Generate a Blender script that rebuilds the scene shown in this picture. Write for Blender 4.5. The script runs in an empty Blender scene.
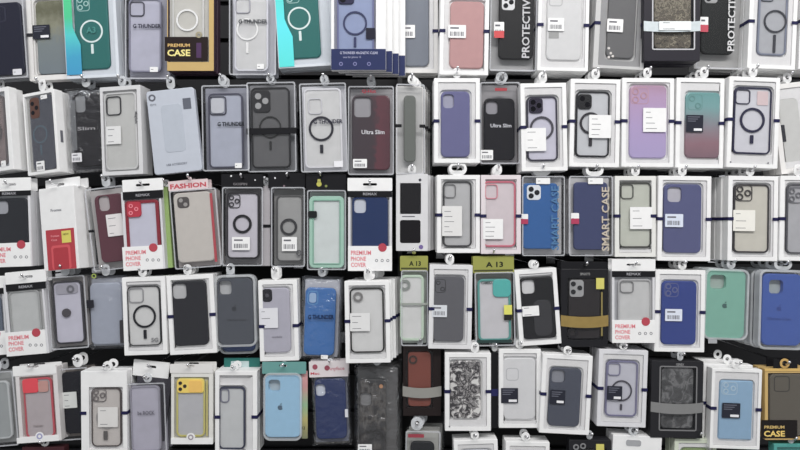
import bpy, bmesh, math, random
from mathutils import Vector, Matrix
random.seed(7)
C = bpy.context.scene.collection
D = 1.30          # camera distance to the plane of the package fronts
K = 0.0022        # metres covered by one unit of layout at that plane
CZ = 1.50         # height of the camera
WALL = 0.30       # depth of the wall behind the fronts

# ------------------------------------------------------------ materials
def lin(c):
    c = c / 255.0
    return c / 12.92 if c <= 0.04045 else ((c + 0.055) / 1.055) ** 2.4
LIGHT = 0.80
def col(c):
    l = [lin(v) / LIGHT for v in c]; g = .3 * l[0] + .55 * l[1] + .15 * l[2]
    return tuple(min(0.88, v * .81 + g * .19) for v in l) + (1.0,)
MC = {}
def _new(key):
    m = bpy.data.materials.new(key); m.use_nodes = True
    nt = m.node_tree; nt.nodes.clear()
    out = nt.nodes.new('ShaderNodeOutputMaterial')
    return m, nt, out
def mat(c, rough=0.55, metal=0.0, vary=0.06, scale=60.0, name='surface'):
    if name in ('case_bumper', 'magnet_ring', 'camera_plate', 'case_plastic') and (sum(c) < 330 and name != 'case_plastic' or max(c) < 75): c = tuple(int(v * .74) for v in c)
    key = (name, c, rough, metal, vary, scale)
    if key in MC: return MC[key]
    m, nt, out = _new(name)
    b = nt.nodes.new('ShaderNodeBsdfPrincipled')
    tc = nt.nodes.new('ShaderNodeTexCoord'); n = nt.nodes.new('ShaderNodeTexNoise')
    n.inputs['Scale'].default_value = scale; n.inputs['Detail'].default_value = 3
    nt.links.new(tc.outputs['Object'], n.inputs['Vector'])
    mr = nt.nodes.new('ShaderNodeMapRange')
    mr.inputs['To Min'].default_value = 1 - vary; mr.inputs['To Max'].default_value = 1 + vary
    nt.links.new(n.outputs['Fac'], mr.inputs['Value'])
    vm = nt.nodes.new('ShaderNodeVectorMath'); vm.operation = 'SCALE'
    vm.inputs[0].default_value = col(c)[:3]
    nt.links.new(mr.outputs['Result'], vm.inputs['Scale'])
    nt.links.new(vm.outputs['Vector'], b.inputs['Base Color'])
    b.inputs['Roughness'].default_value = rough; b.inputs['Metallic'].default_value = metal; b.inputs['Specular IOR Level'].default_value = .22
    nt.links.new(b.outputs[0], out.inputs[0]); MC[key] = m
    return m
def film(fac=0.10, rough=0.12, bump=0.25, tint=(1, 1, 1), scale=45.0, name='clear_film', haze=0.0):
    """thin clear plastic: see-through with a glossy skin, slightly crinkled, optionally hazy"""
    key = ('film', fac, rough, bump, tint, scale, haze)
    if key in MC: return MC[key]
    m, nt, out = _new(name)
    t = nt.nodes.new('ShaderNodeBsdfTransparent'); t.inputs[0].default_value = (*tint, 1)
    g = nt.nodes.new('ShaderNodeBsdfGlossy'); g.inputs['Roughness'].default_value = rough
    g.inputs[0].default_value = (.95, .97, 1, 1)
    tc = nt.nodes.new('ShaderNodeTexCoord'); n = nt.nodes.new('ShaderNodeTexNoise')
    n.inputs['Scale'].default_value = scale; n.inputs['Detail'].default_value = 4; n.inputs['Distortion'].default_value = 1.2
    nt.links.new(tc.outputs['Object'], n.inputs['Vector'])
    bp = nt.nodes.new('ShaderNodeBump'); bp.inputs['Strength'].default_value = bump * .35; bp.inputs['Distance'].default_value = 0.01
    nt.links.new(n.outputs['Fac'], bp.inputs['Height']); nt.links.new(bp.outputs[0], g.inputs['Normal'])
    lw = nt.nodes.new('ShaderNodeLayerWeight'); lw.inputs[0].default_value = 0.35
    ma = nt.nodes.new('ShaderNodeMath'); ma.operation = 'MULTIPLY_ADD'; ma.inputs[1].default_value = 0.2; ma.inputs[2].default_value = fac * .07
    nt.links.new(lw.outputs['Fresnel'], ma.inputs[0])
    mx = nt.nodes.new('ShaderNodeMixShader')
    nt.links.new(ma.outputs[0], mx.inputs[0])
    base = t
    if haze > 0:
        d = nt.nodes.new('ShaderNodeBsdfDiffuse'); d.inputs[0].default_value = (.75, .76, .78, 1)
        m2 = nt.nodes.new('ShaderNodeMixShader'); m2.inputs[0].default_value = haze * .1
        nt.links.new(t.outputs[0], m2.inputs[1]); nt.links.new(d.outputs[0], m2.inputs[2]); base = m2
    nt.links.new(base.outputs[0], mx.inputs[1]); nt.links.new(g.outputs[0], mx.inputs[2])
    nt.links.new(mx.outputs[0], out.inputs[0]); MC[key] = m
    return m
def clear(c, a=0.6, rough=0.3, name='tinted_clear_plastic'):
    """tinted see-through plastic of a clear case"""
    key = ('clear', c, a, rough)
    if key in MC: return MC[key]
    m, nt, out = _new(name)
    b = nt.nodes.new('ShaderNodeBsdfPrincipled')
    b.inputs['Base Color'].default_value = col(c); b.inputs['Roughness'].default_value = rough
    tc = nt.nodes.new('ShaderNodeTexCoord'); n = nt.nodes.new('ShaderNodeTexNoise')
    n.inputs['Scale'].default_value = 25; nt.links.new(tc.outputs['Object'], n.inputs['Vector'])
    mr = nt.nodes.new('ShaderNodeMapRange'); mr.inputs['To Min'].default_value = a - .12; mr.inputs['To Max'].default_value = a + .12
    nt.links.new(n.outputs['Fac'], mr.inputs['Value'])
    nt.links.new(mr.outputs['Result'], b.inputs['Alpha'])
    nt.links.new(b.outputs[0], out.inputs[0]); MC[key] = m
    return m
def ramp_mat(stops, axis='Z', noise=0.0, scale=6.0, rough=0.35, name='printed_gradient', dist=0.0):
    """print whose colour runs along the surface (gradient) or follows a noise (camouflage, marble)"""
    key = ('ramp', tuple(stops), axis, noise, scale, rough)
    if key in MC: return MC[key]
    m, nt, out = _new(name)
    b = nt.nodes.new('ShaderNodeBsdfPrincipled'); b.inputs['Roughness'].default_value = rough
    tc = nt.nodes.new('ShaderNodeTexCoord'); sp = nt.nodes.new('ShaderNodeSeparateXYZ')
    nt.links.new(tc.outputs['Generated'], sp.inputs[0])
    n = nt.nodes.new('ShaderNodeTexNoise'); n.inputs['Scale'].default_value = scale; n.inputs['Detail'].default_value = 5
    n.inputs['Distortion'].default_value = dist
    mpn = nt.nodes.new('ShaderNodeMapping'); mpn.inputs['Scale'].default_value = (1, .2, 1.8)
    nt.links.new(tc.outputs['Generated'], mpn.inputs[0]); nt.links.new(mpn.outputs[0], n.inputs['Vector'])
    mx = nt.nodes.new('ShaderNodeMix'); mx.data_type = 'FLOAT'; mx.inputs[0].default_value = noise
    nt.links.new(sp.outputs[axis], mx.inputs[2]); nt.links.new(n.outputs['Fac'], mx.inputs[3])
    r = nt.nodes.new('ShaderNodeValToRGB'); nt.links.new(mx.outputs[0], r.inputs[0])
    el = r.color_ramp.elements
    while len(el) > 1: el.remove(el[-1])
    el[0].position = stops[0][0]; el[0].color = col(stops[0][1])
    for p, c in stops[1:]:
        e = el.new(p); e.color = col(c)
    nt.links.new(r.outputs[0], b.inputs['Base Color']); nt.links.new(b.outputs[0], out.inputs[0]); MC[key] = m
    return m

WHITE = (222, 222, 224); CARD = mat(WHITE, .45, name='white_card'); PAPER = mat((226, 226, 228), .6, name='label_paper')
OFFW = mat((208, 206, 204), .5, name='offwhite_card'); GREYC = mat((160, 161, 166), .5, name='grey_card')
TRAY = mat((206, 205, 206), .35, name='moulded_tray'); BLACK = mat((22, 22, 26), .4, name='black_card')
NAVYB = mat((28, 28, 70), .6, name='navy_elastic'); INK = mat((96, 96, 104), .7, name='grey_ink')
CHROME = mat((215, 215, 218), .22, 1.0, name='chrome_wire'); TABM = mat((228, 228, 230), .35, name='white_hang_tab')
TABC = clear((205, 208, 212), .6, .2, name='clear_hang_tab')

# ------------------------------------------------------------ mesh tools
def rr(rect, r, n=5, inset=0.0):
    """points of a rounded rectangle (u0,u1,v0,v1)"""
    u0, u1, v0, v1 = rect; u0 += inset; v0 += inset; u1 -= inset; v1 -= inset
    r = max(0.0, min(r - inset, (u1 - u0) / 2 - 1e-3, (v1 - v0) / 2 - 1e-3))
    if r <= 0.02: return [(u0, v0), (u1, v0), (u1, v1), (u0, v1)]
    pts = []
    for cx, cy, a in ((u1 - r, v0 + r, -90), (u1 - r, v1 - r, 0), (u0 + r, v1 - r, 90), (u0 + r, v0 + r, 180)):
        for i in range(n + 1):
            t = math.radians(a + 90 * i / n); pts.append((cx + r * math.cos(t), cy + r * math.sin(t)))
    return pts
def circ(cx, cy, R, n=24):
    return [(cx + R * math.cos(2 * math.pi * i / n), cy + R * math.sin(2 * math.pi * i / n)) for i in range(n)]
def ell(cx, cy, a, b, n=20):
    return [(cx + a * math.cos(2 * math.pi * i / n), cy + b * math.sin(2 * math.pi * i / n)) for i in range(n)]
def shrink(pts, b):
    cx = sum(p[0] for p in pts) / len(pts); cy = sum(p[1] for p in pts) / len(pts)
    mx = max(abs(p[0] - cx) for p in pts); my = max(abs(p[1] - cy) for p in pts)
    return [(cx + (x - cx) * (1 - b / mx), cy + (y - cy) * (1 - b / my)) for x, y in pts]
def prism(bm, outer, holes, y0, y1, s, b=0.0):
    """a plate with rounded edge b on its front (y0 side), with holes"""
    loops_f, loops_b = [], []
    def ring(pts, y): return [bm.verts.new((x * s, y * s, z * s)) for x, z in pts]
    def bridge(A, B, flip):
        n = len(A)
        for i in range(n):
            j = (i + 1) % n
            q = (A[i], A[j], B[j], B[i])
            bm.faces.new(q if not flip else q[::-1])
    if b > 0:
        f0 = ring(shrink(outer, b), y0); f1 = ring(shrink(outer, b * .3), y0 + b * .35); f2 = ring(outer, y0 + b)
        bridge(f0, f1, False); bridge(f1, f2, False)
    else: f0 = f2 = ring(outer, y0)
    bk = ring(outer, y1); bridge(f2, bk, False)
    loops_f.append(f0); loops_b.append(bk)
    for h in holes:
        a = ring(h, y0); c = ring(h, y1); bridge(a, c, True); loops_f.append(a); loops_b.append(c)
    for loops in (loops_f, loops_b):
        if len(loops) == 1:
            bm.faces.new(loops[0]); continue
        ed = []
        for lp in loops:
            for i in range(len(lp)):
                e = bm.edges.get((lp[i], lp[(i + 1) % len(lp)]))
                ed.append(e)
        bmesh.ops.triangle_fill(bm, edges=ed, use_beauty=True)
def tube(bm, pts, r, n=8):
    prev = None
    for i, p in enumerate(pts):
        p = Vector(p); a = Vector(pts[max(i - 1, 0)]); c = Vector(pts[min(i + 1, len(pts) - 1)])
        d = (c - a).normalized(); up = Vector((0, 0, 1)) if abs(d.z) < .9 else Vector((1, 0, 0))
        x = d.cross(up).normalized(); z = x.cross(d)
        rad = r[i] if isinstance(r, (list, tuple)) else r
        ring = [bm.verts.new(p + (x * math.cos(2 * math.pi * k / n) + z * math.sin(2 * math.pi * k / n)) * rad) for k in range(n)]
        if prev:
            for k in range(n): bm.faces.new((prev[k], prev[(k + 1) % n], ring[(k + 1) % n], ring[k]))
        else: bm.faces.new(ring[::-1])
        prev = ring
    bm.faces.new(prev)
def link(name, bm, m, parent=None, smooth=False):
    bmesh.ops.recalc_face_normals(bm, faces=bm.faces)
    me = bpy.data.meshes.new(name); bm.to_mesh(me); bm.free(); me.materials.append(m)
    if smooth:
        for p in me.polygons: p.use_smooth = True
    o = bpy.data.objects.new(name, me); C.objects.link(o); o.parent = parent
    return o
def dup(o, parent=None):
    c = o.copy(); C.objects.link(c); c.parent = parent
    return c

TXT = {}
def text_mesh(s, bold):
    k = (s, bold)
    if k in TXT: return TXT[k]
    cu = bpy.data.curves.new('lettering', 'FONT'); cu.body = s; cu.size = 1; cu.extrude = .04
    cu.align_x = 'CENTER'; cu.align_y = 'CENTER'; cu.offset = bold; cu.resolution_u = 2
    o = bpy.data.objects.new('lettering', cu); C.objects.link(o)
    dg = bpy.context.evaluated_depsgraph_get(); me = bpy.data.meshes.new_from_object(o.evaluated_get(dg))
    bpy.data.objects.remove(o); bpy.data.curves.remove(cu)
    xs = [v.co.x for v in me.vertices]; ys = [v.co.y for v in me.vertices]
    TXT[k] = (me, min(xs), max(xs), min(ys), max(ys))
    return TXT[k]

# ------------------------------------------------------------ a package
GROUP_KEYS = {}
class Pkg:
    def __init__(self, key, label, box, tilt=0.0, f=0.0, th=9.0, yaw=0.0, cat='phone case package', name='phone_case_package'):
        x0, x1, y0, y1 = box
        self.cx, self.cy, self.w, self.h = (x0 + x1) / 2, (y0 + y1) / 2, x1 - x0, y1 - y0
        self.a = math.radians(tilt); self.s = K * (D + f) / D; self.f = f; self.th = th; self.key = key
        r = bpy.data.objects.new(name, None); C.objects.link(r); r.empty_display_size = .02
        # base of the package: middle of the lower edge of its front
        bx, bz = self.cx - self.h / 2 * math.sin(self.a), self.cy + self.h / 2 * math.cos(self.a)
        r.location = ((bx - 400) * self.s, f, CZ + (225 - bz) * self.s)
        r.rotation_euler = (0, self.a, math.radians(yaw))
        r['label'] = label; r['category'] = cat
        self.root = r; self.keep = []; self.pegs = []
    def pt(self, x, y):
        dx, dz = x - self.cx, -(y - self.cy)
        return dx * math.cos(self.a) - dz * math.sin(self.a), dx * math.sin(self.a) + dz * math.cos(self.a) + self.h / 2
    def R(self, rect):
        u, v = self.pt((rect[0] + rect[1]) / 2, (rect[2] + rect[3]) / 2)
        w, h = (rect[1] - rect[0]) / 2, (rect[3] - rect[2]) / 2
        return (u - w, u + w, v - h, v + h)
    def full(self, i=0.0): return (-self.w / 2 + i, self.w / 2 - i, i, self.h - i)
    def part(self, name, m, outer, holes=(), y=(0, 1), b=0.0, parent=None, keep=False, smooth=False, label=None):
        bm = bmesh.new(); prism(bm, outer, holes, y[0], y[1], self.s, b)
        o = link(name, bm, m, parent or self.root, smooth)
        if keep: self.keep.append(o)
        if label: o['label'] = label
        return o
    # --- containers
    def carton(self, m=None, inset=4.5, film_=True, tray=None, opening=None, r=0.6, traym=None, depth=3.2):
        """card box with a window and a moulded tray"""
        m = m or CARD
        op = self.R(opening) if opening else self.full(inset)
        bm = bmesh.new()
        prism(bm, rr(self.full(), r, 2), [rr(op, .8, 2)], 0, depth, self.s, 0.35)
        prism(bm, rr(self.full(), r, 2), [], depth, self.th, self.s, 0)
        self.keep.append(link('carton', bm, m, self.root))
        if tray:
            t = self.R(tray)
            self.part('tray', traym or TRAY, rr((op[0] + .1, op[1] - .1, op[2] + .1, op[3] - .1), .8, 2), [rr((t[0] - 1.6, t[1] + 1.6, t[2] - 1.6, t[3] + 1.6), 5)], (1.0, 3.1), .5)
        if film_:
            self.keep.append(self.part('window_film', film(.05, .15, .15), rr((op[0] + .05, op[1] - .05, op[2] + .05, op[3] - .05), .5, 2), [], (.05, .12)))
    def clearbox(self, card=None, haze=0.08, fac=.10, m=None, edge=True, bump=.3, cardrect=None):
        """clear plastic box or sleeve around a backing card"""
        if card is not None:
            cr = self.R(cardrect) if cardrect else self.full(1.6)
            self.keep.append(self.part('backing_card', card, rr(cr, 1, 2), [], (self.th - 1.4, self.th - .9)))
        bm = bmesh.new(); ff = rr(self.full(), 2, 3)
        prism(bm, ff, [], 0, self.th, self.s, .8)
        self.keep.append(link('plastic_sleeve', bm, m or film(fac, .14, bump, haze=haze), self.root))
        if edge:
            self.part('sleeve_seam', clear((196, 198, 204), .45, .2, 'plastic_seam'), rr(self.full(.05), 2, 3), [rr(self.full(1.3), 1.5, 3)], (-.25, -.03))
    def bag(self, card=None, haze=.06, fac=.12, cardrect=None, amp=1.0, sealm=None):
        """limp clear bag: crinkled front and back skins joined round the rim"""
        if card is not None:
            cr = self.R(cardrect) if cardrect else self.full(3)
            self.keep.append(self.part('backing_card', card, rr(cr, 1, 2), [], (self.th - 2, self.th - 1.5)))
        bm = bmesh.new(); nx, nz = 14, 26; s = self.s
        rnd = random.Random(hash(self.cx) % 997)
        ph = [rnd.uniform(0, 6.3) for _ in range(6)]
        grid = {}
        for side in (0, 1):
            for i in range(nx + 1):
                for j in range(nz + 1):
                    fu, fv = i / nx, j / nz
                    e = min(1, 5 * min(fu, 1 - fu)) * min(1, 8 * min(fv, 1 - fv)); e = e ** .5
                    wv = (math.sin(fu * 17 + ph[0] + 3 * math.sin(fv * 7 + ph[1])) + math.sin(fv * 29 + ph[2] + 2 * math.sin(fu * 9 + ph[3]))) * .22 * amp
                    mid = self.th / 2
                    y = mid + (-1 if side == 0 else 1) * (mid * e) + (wv * e if side == 0 else 0)
                    if side == 1 and (i in (0, nx) or j in (0, nz)): grid[1, i, j] = grid[0, i, j]; continue
                    grid[side, i, j] = bm.verts.new(((-self.w / 2 + self.w * fu) * s, y * s, self.h * fv * s))
            for i in range(nx):
                for j in range(nz):
                    q = [grid[side, i, j], grid[side, i + 1, j], grid[side, i + 1, j + 1], grid[side, i, j + 1]]
                    bm.faces.new(q if side == 0 else q[::-1])
        self.keep.append(link('plastic_bag', bm, film(fac * 6, .16, 2.2, haze=haze, scale=38, name='bag_film'), self.root, smooth=True))
    def strap(self, y, m=None, hh=1.6, reach=None, cx=None, full=False):
        """elastic band round the box, showing at both sides of the case"""
        m = m or NAVYB; u, v = self.pt(self.cx if cx is None else cx, y); W = self.w / 2; bm = bmesh.new(); s = self.s
        reach = reach or 5.5
        if full:
            prism(bm, rr((-W, W, v - hh, v + hh), 0), [], -.5, -.1, s)
        else:
            for a, c in ((-W - .3, -W + reach), (W - reach, W + .3)):
                prism(bm, rr((a, c, v - hh, v + hh), 0), [], -.5, -.08, s)
        for a, c in ((-W - .5, -W - .08), (W + .08, W + .5)):
            prism(bm, rr((a, c, v - hh, v + hh), 0), [], -.5, self.th + .3, s)
        prism(bm, rr((-W - .5, W + .5, v - hh, v + hh), 0), [], self.th + .05, self.th + .4, s)
        o = link('elastic_strap', bm, m, self.root); self.keep.append(o); return o
    def tab(self, x, y, wide=False, m=None, rs=4.2, peg=True, foot=None):
        """plastic loop glued to the back of the package, with the hook passing through its hole"""
        u, v = self.pt(x, y); m = m or TABM; top = self.h
        if wide: outer = rr((u - 9, u + 9, top + .03, v + 5.5), 6, 5); hole = rr((u - 6.3, u + 6.3, v - 2.4, v + 2.8), 2.5, 4)
        else: outer = rr((u - rs, u + rs, top + .03, v + rs + .5), rs * .98, 5); hole = circ(u, v, rs * .47, 12)
        th = self.th
        o = self.part('hang_tab', m, outer, [hole], (th * .35 if foot is None else foot, th * .35 + .7), .1) if False else None
        bm = bmesh.new(); prism(bm, outer, [hole], th * .12, th * .12 + .8, self.s, .2)
        o = link('hang_tab', bm, m, self.root); self.keep.append(o)
        if peg: self.pegs.append((x, y))
        return o
    def header(self, rect, m, hole=None, y=None, r=.8, name='header_card', bh=2.2, bw=6):
        """card header standing above the package, pierced with a hanging slot"""
        q = self.R(rect); holes = []
        if hole:
            u, v = self.pt(*hole); holes = [rr((u - bw, u + bw, v - 1.1, v + 1.3), 1.1, 3)] if bw > 3 else [circ(u, v, bw, 12)]
            holes = [[p for p in holes[0]]]
            self.pegs.append(hole)
        th = self.th
        o = self.part(name, m, rr(q, r, 2), holes, y or (.6, 1.4), .1); self.keep.append(o); return o
    def plate(self, name, rect, m, y=(-.4, -.1), r=.5, holes=(), parent=None, b=0, label=None):
        return self.part(name, m, rr(self.R(rect), r, 4), holes, y, b, parent, label=label)
    # --- the case inside
    def case(self, rect, c=None, m=None, rim=None, y=0.9, th=2.4, r=5.2, cam=None, ring=None, rimw=1.7, a=.6, logo=None, name='phone_case', holecol=None, label=None):
        q = self.R(rect); s = self.s; holes = []
        cr = self.R(cam[:4]) if cam else None
        st = cam[4] if cam else None
        if st == 'hole': holes = [rr(cr, 3.6, 4)]
        if rim is None:
            body = self.part(name, m or mat(c or (128, 128, 128), .42, name='case_plastic'), rr(q, r), holes, (y, y + th), 1.0)
        else:
            c = tuple(min(232, int(v * 1.18 + 4)) for v in c)
            body = self.part(name, m or clear(c, a * .85), rr(q, r, 5, rimw * .8), holes, (y + .8, y + 1.5), 0)
            rm = rim if isinstance(rim, bpy.types.Material) else mat(rim, .35, name='case_bumper')
            self.part('bumper', rm, rr(q, r), [rr(q, r, 5, rimw)], (y, y + th), .5, body)
        if label: body['label'] = label
        if cam:
            cc = cam[5] if len(cam) > 5 else (200, 200, 204)
            if st == 'hole':
                self.part('camera_opening', mat(cc, .4, name='insert_card'), rr(cr, 3.6, 4, .1), [], (y + th - .7, y + th - .2), 0, body)
                if rim is not None:
                    self.part('camera_rim', mat(rim, .35, name='case_bumper') if not isinstance(rim, bpy.types.Material) else rim, rr(cr, 3.6, 4, -.9), [rr(cr, 3.6, 4)], (y + .1, y + 1.6), .2, body)
            elif st == 'outline':
                self.part('camera_rim', mat(cc, .35, name='case_bumper'), rr(cr, 3.4), [rr(cr, 3.4, 5, 1.0)], (y - .1, y + 1), .2, body)
            elif st in ('plate', 'plate3', 'plate2'):
                yy = (y - .5, y + .5)
                pl = self.part('camera_plate', mat(cc, .3, name='camera_plate'), rr(cr, 3.2, 4), [], yy, .3, body)
                st2 = cam[6] if len(cam) > 6 else (26, 26, 32)
                u0, u1, v0, v1 = cr; W = u1 - u0; H = v1 - v0
                pos = {'plate': [(.5, .5)], 'plate2': [(.32, .7), (.68, .3)], 'plate3': [(.3, .72), (.3, .28), (.72, .5)]}[st]
                for px, pz in pos:
                    self.part('camera_lens', mat(st2, .15, name='lens_glass'), circ(u0 + W * px, v0 + H * pz, min(W, H) * .19, 12), [], (yy[0] - .35, yy[0] - .02), .12, body)
            elif st in ('lens3', 'lens2'):
                u0, u1, v0, v1 = cr; W = u1 - u0; H = v1 - v0
                pos = [(.27, .74), (.27, .26), (.73, .5)] if st == 'lens3' else [(.3, .72), (.7, .28)]
                self.part('camera_rim', mat(cc, .35, name='case_bumper'), rr(cr, 3.2), [rr(cr, 3.2, 5, .7)], (y - .1, y + 1), .2, body)
                for px, pz in pos:
                    R_ = min(W, H) * .21; cu, cv = u0 + W * px, v0 + H * pz
                    self.part('lens_ring', mat(cc, .3, name='case_bumper'), circ(cu, cv, R_, 14), [circ(cu, cv, R_ * .62, 14)], (y - .3, y + .7), .1, body)
        if ring:
            rx, ry, RR, tw, rc = ring[:5]; u, v = self.pt(rx, ry)
            rm = mat(rc, .4, name='magnet_ring')
            self.part('magnet_ring', rm, circ(u, v, RR, 32), [circ(u, v, RR - tw, 32)], (y - .15, y + .5), .1, body)
            if len(ring) > 5 and ring[5]:
                l0, l1 = ring[5]; w = tw * .75
                self.part('ring_stem', rm, rr((u - w, u + w, v - RR - l1, v - RR - l0), .5, 2), [], (y - .15, y + .5), .1, body)
        if logo:
            lx, ly, lc = logo[:3]; R_ = logo[3] if len(logo) > 3 else 2.2; u, v = self.pt(lx, ly); bm = bmesh.new()
            # small fruit mark: two lobes, a bite on the right and a leaf
            pts = []
            for i in range(28):
                t = 2 * math.pi * i / 28; rad = R_ * (1 - .13 * math.cos(2 * t) * 0 - .16 * max(0, math.sin(t)) ** 8 - .1 * max(0, -math.sin(t)) ** 10)
                x_, z_ = u + rad * math.cos(t), v + rad * math.sin(t)
                dd = math.hypot(x_ - (u + R_ * 1.15), z_ - (v + R_ * .1))
                if dd < R_ * .55: x_ -= (R_ * .55 - dd)
                pts.append((x_, z_))
            prism(bm, pts, [], y - .12, y + .3, s)
            prism(bm, [(u, v + R_ * 1.0), (u + R_ * .55, v + R_ * 1.15), (u + R_ * .6, v + R_ * 1.7), (u + R_ * .1, v + R_ * 1.5)], [], y - .12, y + .3, s)
            link('logo', bm, mat(lc, .3, name='logo_print'), body)
        return body
    # --- prints
    def sticker(self, rect, c=None, y=-.35, style='price', parent=None, tilt=0, m=None, ink=None):
        q = self.R(rect); st = self.part('price_sticker', m or (mat(c, .55, name='sticker_paper') if c else PAPER), rr(q, .6, 2), [], (y, y + .2), 0, parent or self.root)
        u0, u1, v0, v1 = q; W, H = u1 - u0, v1 - v0; bm = bmesh.new(); s = self.s
        rnd = random.Random(int(rect[0] * 7 + rect[2]))
        if style == 'price':
            prism(bm, rr((u0 + W * .12, u0 + W * .6, v1 - H * .3, v1 - H * .18), 0), [], y - .06, y - .005, s)
            x = u0 + W * .12
            while x < u1 - W * .15:
                w = rnd.uniform(.4, 1.1); prism(bm, rr((x, x + w, v0 + H * .15, v0 + H * .48), 0), [], y - .06, y - .005, s); x += w + rnd.uniform(.4, .9)
        else:
            for k in range(style):
                zz = v1 - H * (.18 + .68 * k / max(1, style - 1)) if style > 1 else (v0 + v1) / 2
                prism(bm, rr((u0 + W * .12, u0 + W * rnd.uniform(.3, .6), zz - .25, zz + .25), 0), [], y - .06, y - .005, s)
        link('sticker_print', bm, ink or INK, st); return st
    def tagblack(self, x0, y0, w=15, h=14, y=-.4, strip=(225, 90, 80)):
        t = self.plate('price_tag', (x0, x0 + w, y0, y0 + h), mat((38, 40, 52), .35, name='dark_label'), (y, y + .2))
        u0, u1, v0, v1 = self.R((x0, x0 + w, y0, y0 + h)); bm = bmesh.new()
        prism(bm, rr((u0 + w * .45, u1 - 1.2, v0 + 1.2, v0 + 3.6), .3, 2), [], y - .08, y - .01, self.s)
        link('tag_print', bm, mat((214, 214, 218), .5, name='white_print'), t)
        bm = bmesh.new()
        for k in range(3): prism(bm, rr((u0 + 1.5, u0 + w * (.8 - .12 * k), v1 - 2.4 - 2.1 * k, v1 - 1.6 - 2.1 * k), 0), [], y - .08, y - .01, self.s)
        link('tag_print', bm, mat((96, 98, 112), .5, name='grey_print'), t)
        return t
    def text(self, s, x, y, h, c, width=None, rot=0, yy=-.15, bold=.015, parent=None, name='lettering', m=None):
        me, a, b_, c0, c1 = text_mesh(s, bold)
        u, v = self.pt(x, y); o = bpy.data.objects.new(name, me.copy()); C.objects.link(o)
        sc = h / .72 * self.s; sx = sc if width is None else width * self.s / (b_ - a)
        M = Matrix.Translation((u * self.s, yy * self.s, v * self.s)) @ Matrix.Rotation(math.radians(-rot), 4, 'Y') @ Matrix.Rotation(math.radians(90), 4, 'X') @ Matrix.Diagonal((sx, sc, .1 * self.s * 12, 1)) @ Matrix.Translation((-(a + b_) / 2, -(c0 + c1) / 2, 0))
        o.data.transform(M); o.data.materials.clear(); o.data.materials.append(m or mat(c, .5, name='print_ink')); o.parent = parent or self.root
        return o
    def discs(self, name, pts, R_, c, y=(-.3, -.1), ringed=False, parent=None, label=None):
        for x, yy in pts:
            bm = bmesh.new()
            u, v = self.pt(x, yy); prism(bm, circ(u, v, R_, 14), [circ(u, v, R_ * .55, 14)] if ringed else [], y[0], y[1], self.s)
            o = link(name, bm, mat(c, .4, name='print_ink'), parent or self.root)
            if label: o['label'] = label
        return o
    # --- more of the same behind, and the hook
    def done(self, n=0, pitch=None, jit=.6, group=None, dx=0, dz=0, peg=True, keyrear=None):
        pitch = (pitch or self.th + 1.6) * self.s
        ords = ['directly', 'second', 'third', 'fourth', 'fifth', 'sixth']
        if n: self.root['group'] = g = group or ('packages on the hook of the ' + self.key)
        rnd = random.Random(int(self.cx * 3 + self.cy))
        for k in range(n):
            r = dup(self.root); r['label'] = '%s behind the %s' % (['next package', 'second package', 'third package', 'fourth package', 'fifth package', 'sixth package'][k], self.key)
            r['group'] = g
            r.location.y += pitch * (k + 1); r.location.x += (dx * (k + 1) + rnd.uniform(-jit, jit)) * self.s; r.location.z += (dz * (k + 1) + rnd.uniform(-.5, .2) * jit) * self.s
            for o in self.keep: dup(o, r)
        if peg:
            for x, y in self.pegs: hook(x, y, self.f, self.s, self.key)
        return self
PEGN = [0]
def hook(x, y, f, s, key):
    X, Z = (x - 400) * s, CZ + (225 - y) * s
    bm = bmesh.new(); r = .0019
    tube(bm, [(X, WALL - .004, Z), (X, f - .004, Z), (X, f - .010, Z + .0015), (X, f - .014, Z + .005)], r, 8)
    tube(bm, [(X, f - .0125, Z + .0035), (X, f - .0145, Z + .006), (X, f - .0165, Z + .0085)], [.0022, .0034, .0022], 8)
    o = link('display_hook', bm, CHROME, None, smooth=True)
    o['label'] = 'chrome wire hook carrying the ' + key; o['category'] = 'hook'; o['group'] = 'chrome hooks along the wall'
    bm = bmesh.new(); prism(bm, rr((X - .012, X + .012, Z - .016, Z + .012), .003, 3), [], WALL - .004, WALL - .0005, 1)
    # backplate that clips the hook to the wall
    link('hook_plate', bm, CHROME, o)

# ======================================================= the wall, floor, light, camera
def structure(name, bm, m):
    o = link(name, bm, m); o['kind'] = 'structure'; return o
bm = bmesh.new()
# slatted wall panel: horizontal boards with grooves
z = 0.0
while z < 3.0:
    prism(bm, rr((-3, 3, z + .006, z + .094), 0), [], WALL, WALL + .02, 1, 0); z += .1
prism(bm, rr((-3, 3, 0, 3.0), 0), [], WALL + .015, WALL + .05, 1)
structure('wall_back', bm, mat((30, 30, 33), .6, name='dark_slatwall'))
bm = bmesh.new(); prism(bm, rr((-3, 3, -.05, 0), 0), [], -2.6, WALL + .05, 1)
structure('floor', bm, mat((120, 118, 115), .5, name='shop_floor'))
bm = bmesh.new()
prism(bm, rr((-.006, .006, 0.0, 3.0), 0), [], WALL - .03, WALL - .001, 1); structure('trim_1', bm, mat((70, 70, 72), .4, name='metal_upright'))

BR = 'G THUNDER'
# ======================================================= ROW 1 (top)
T = 'top row'
p = Pkg('navy case at the left end of the top row', 'navy phone case in a clear sleeve, cut by the left edge, top row', (-22, 25, -18, 79), -4, .0)
p.clearbox(GREYC, .1); p.case((-12, 22, 2, 75), (28, 30, 62), cam=(-9, 5, 6, 22, 'outline', (60, 62, 90))); p.sticker((13, 22, 69, 75), (200, 200, 206), style=1); p.done(1)

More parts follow.
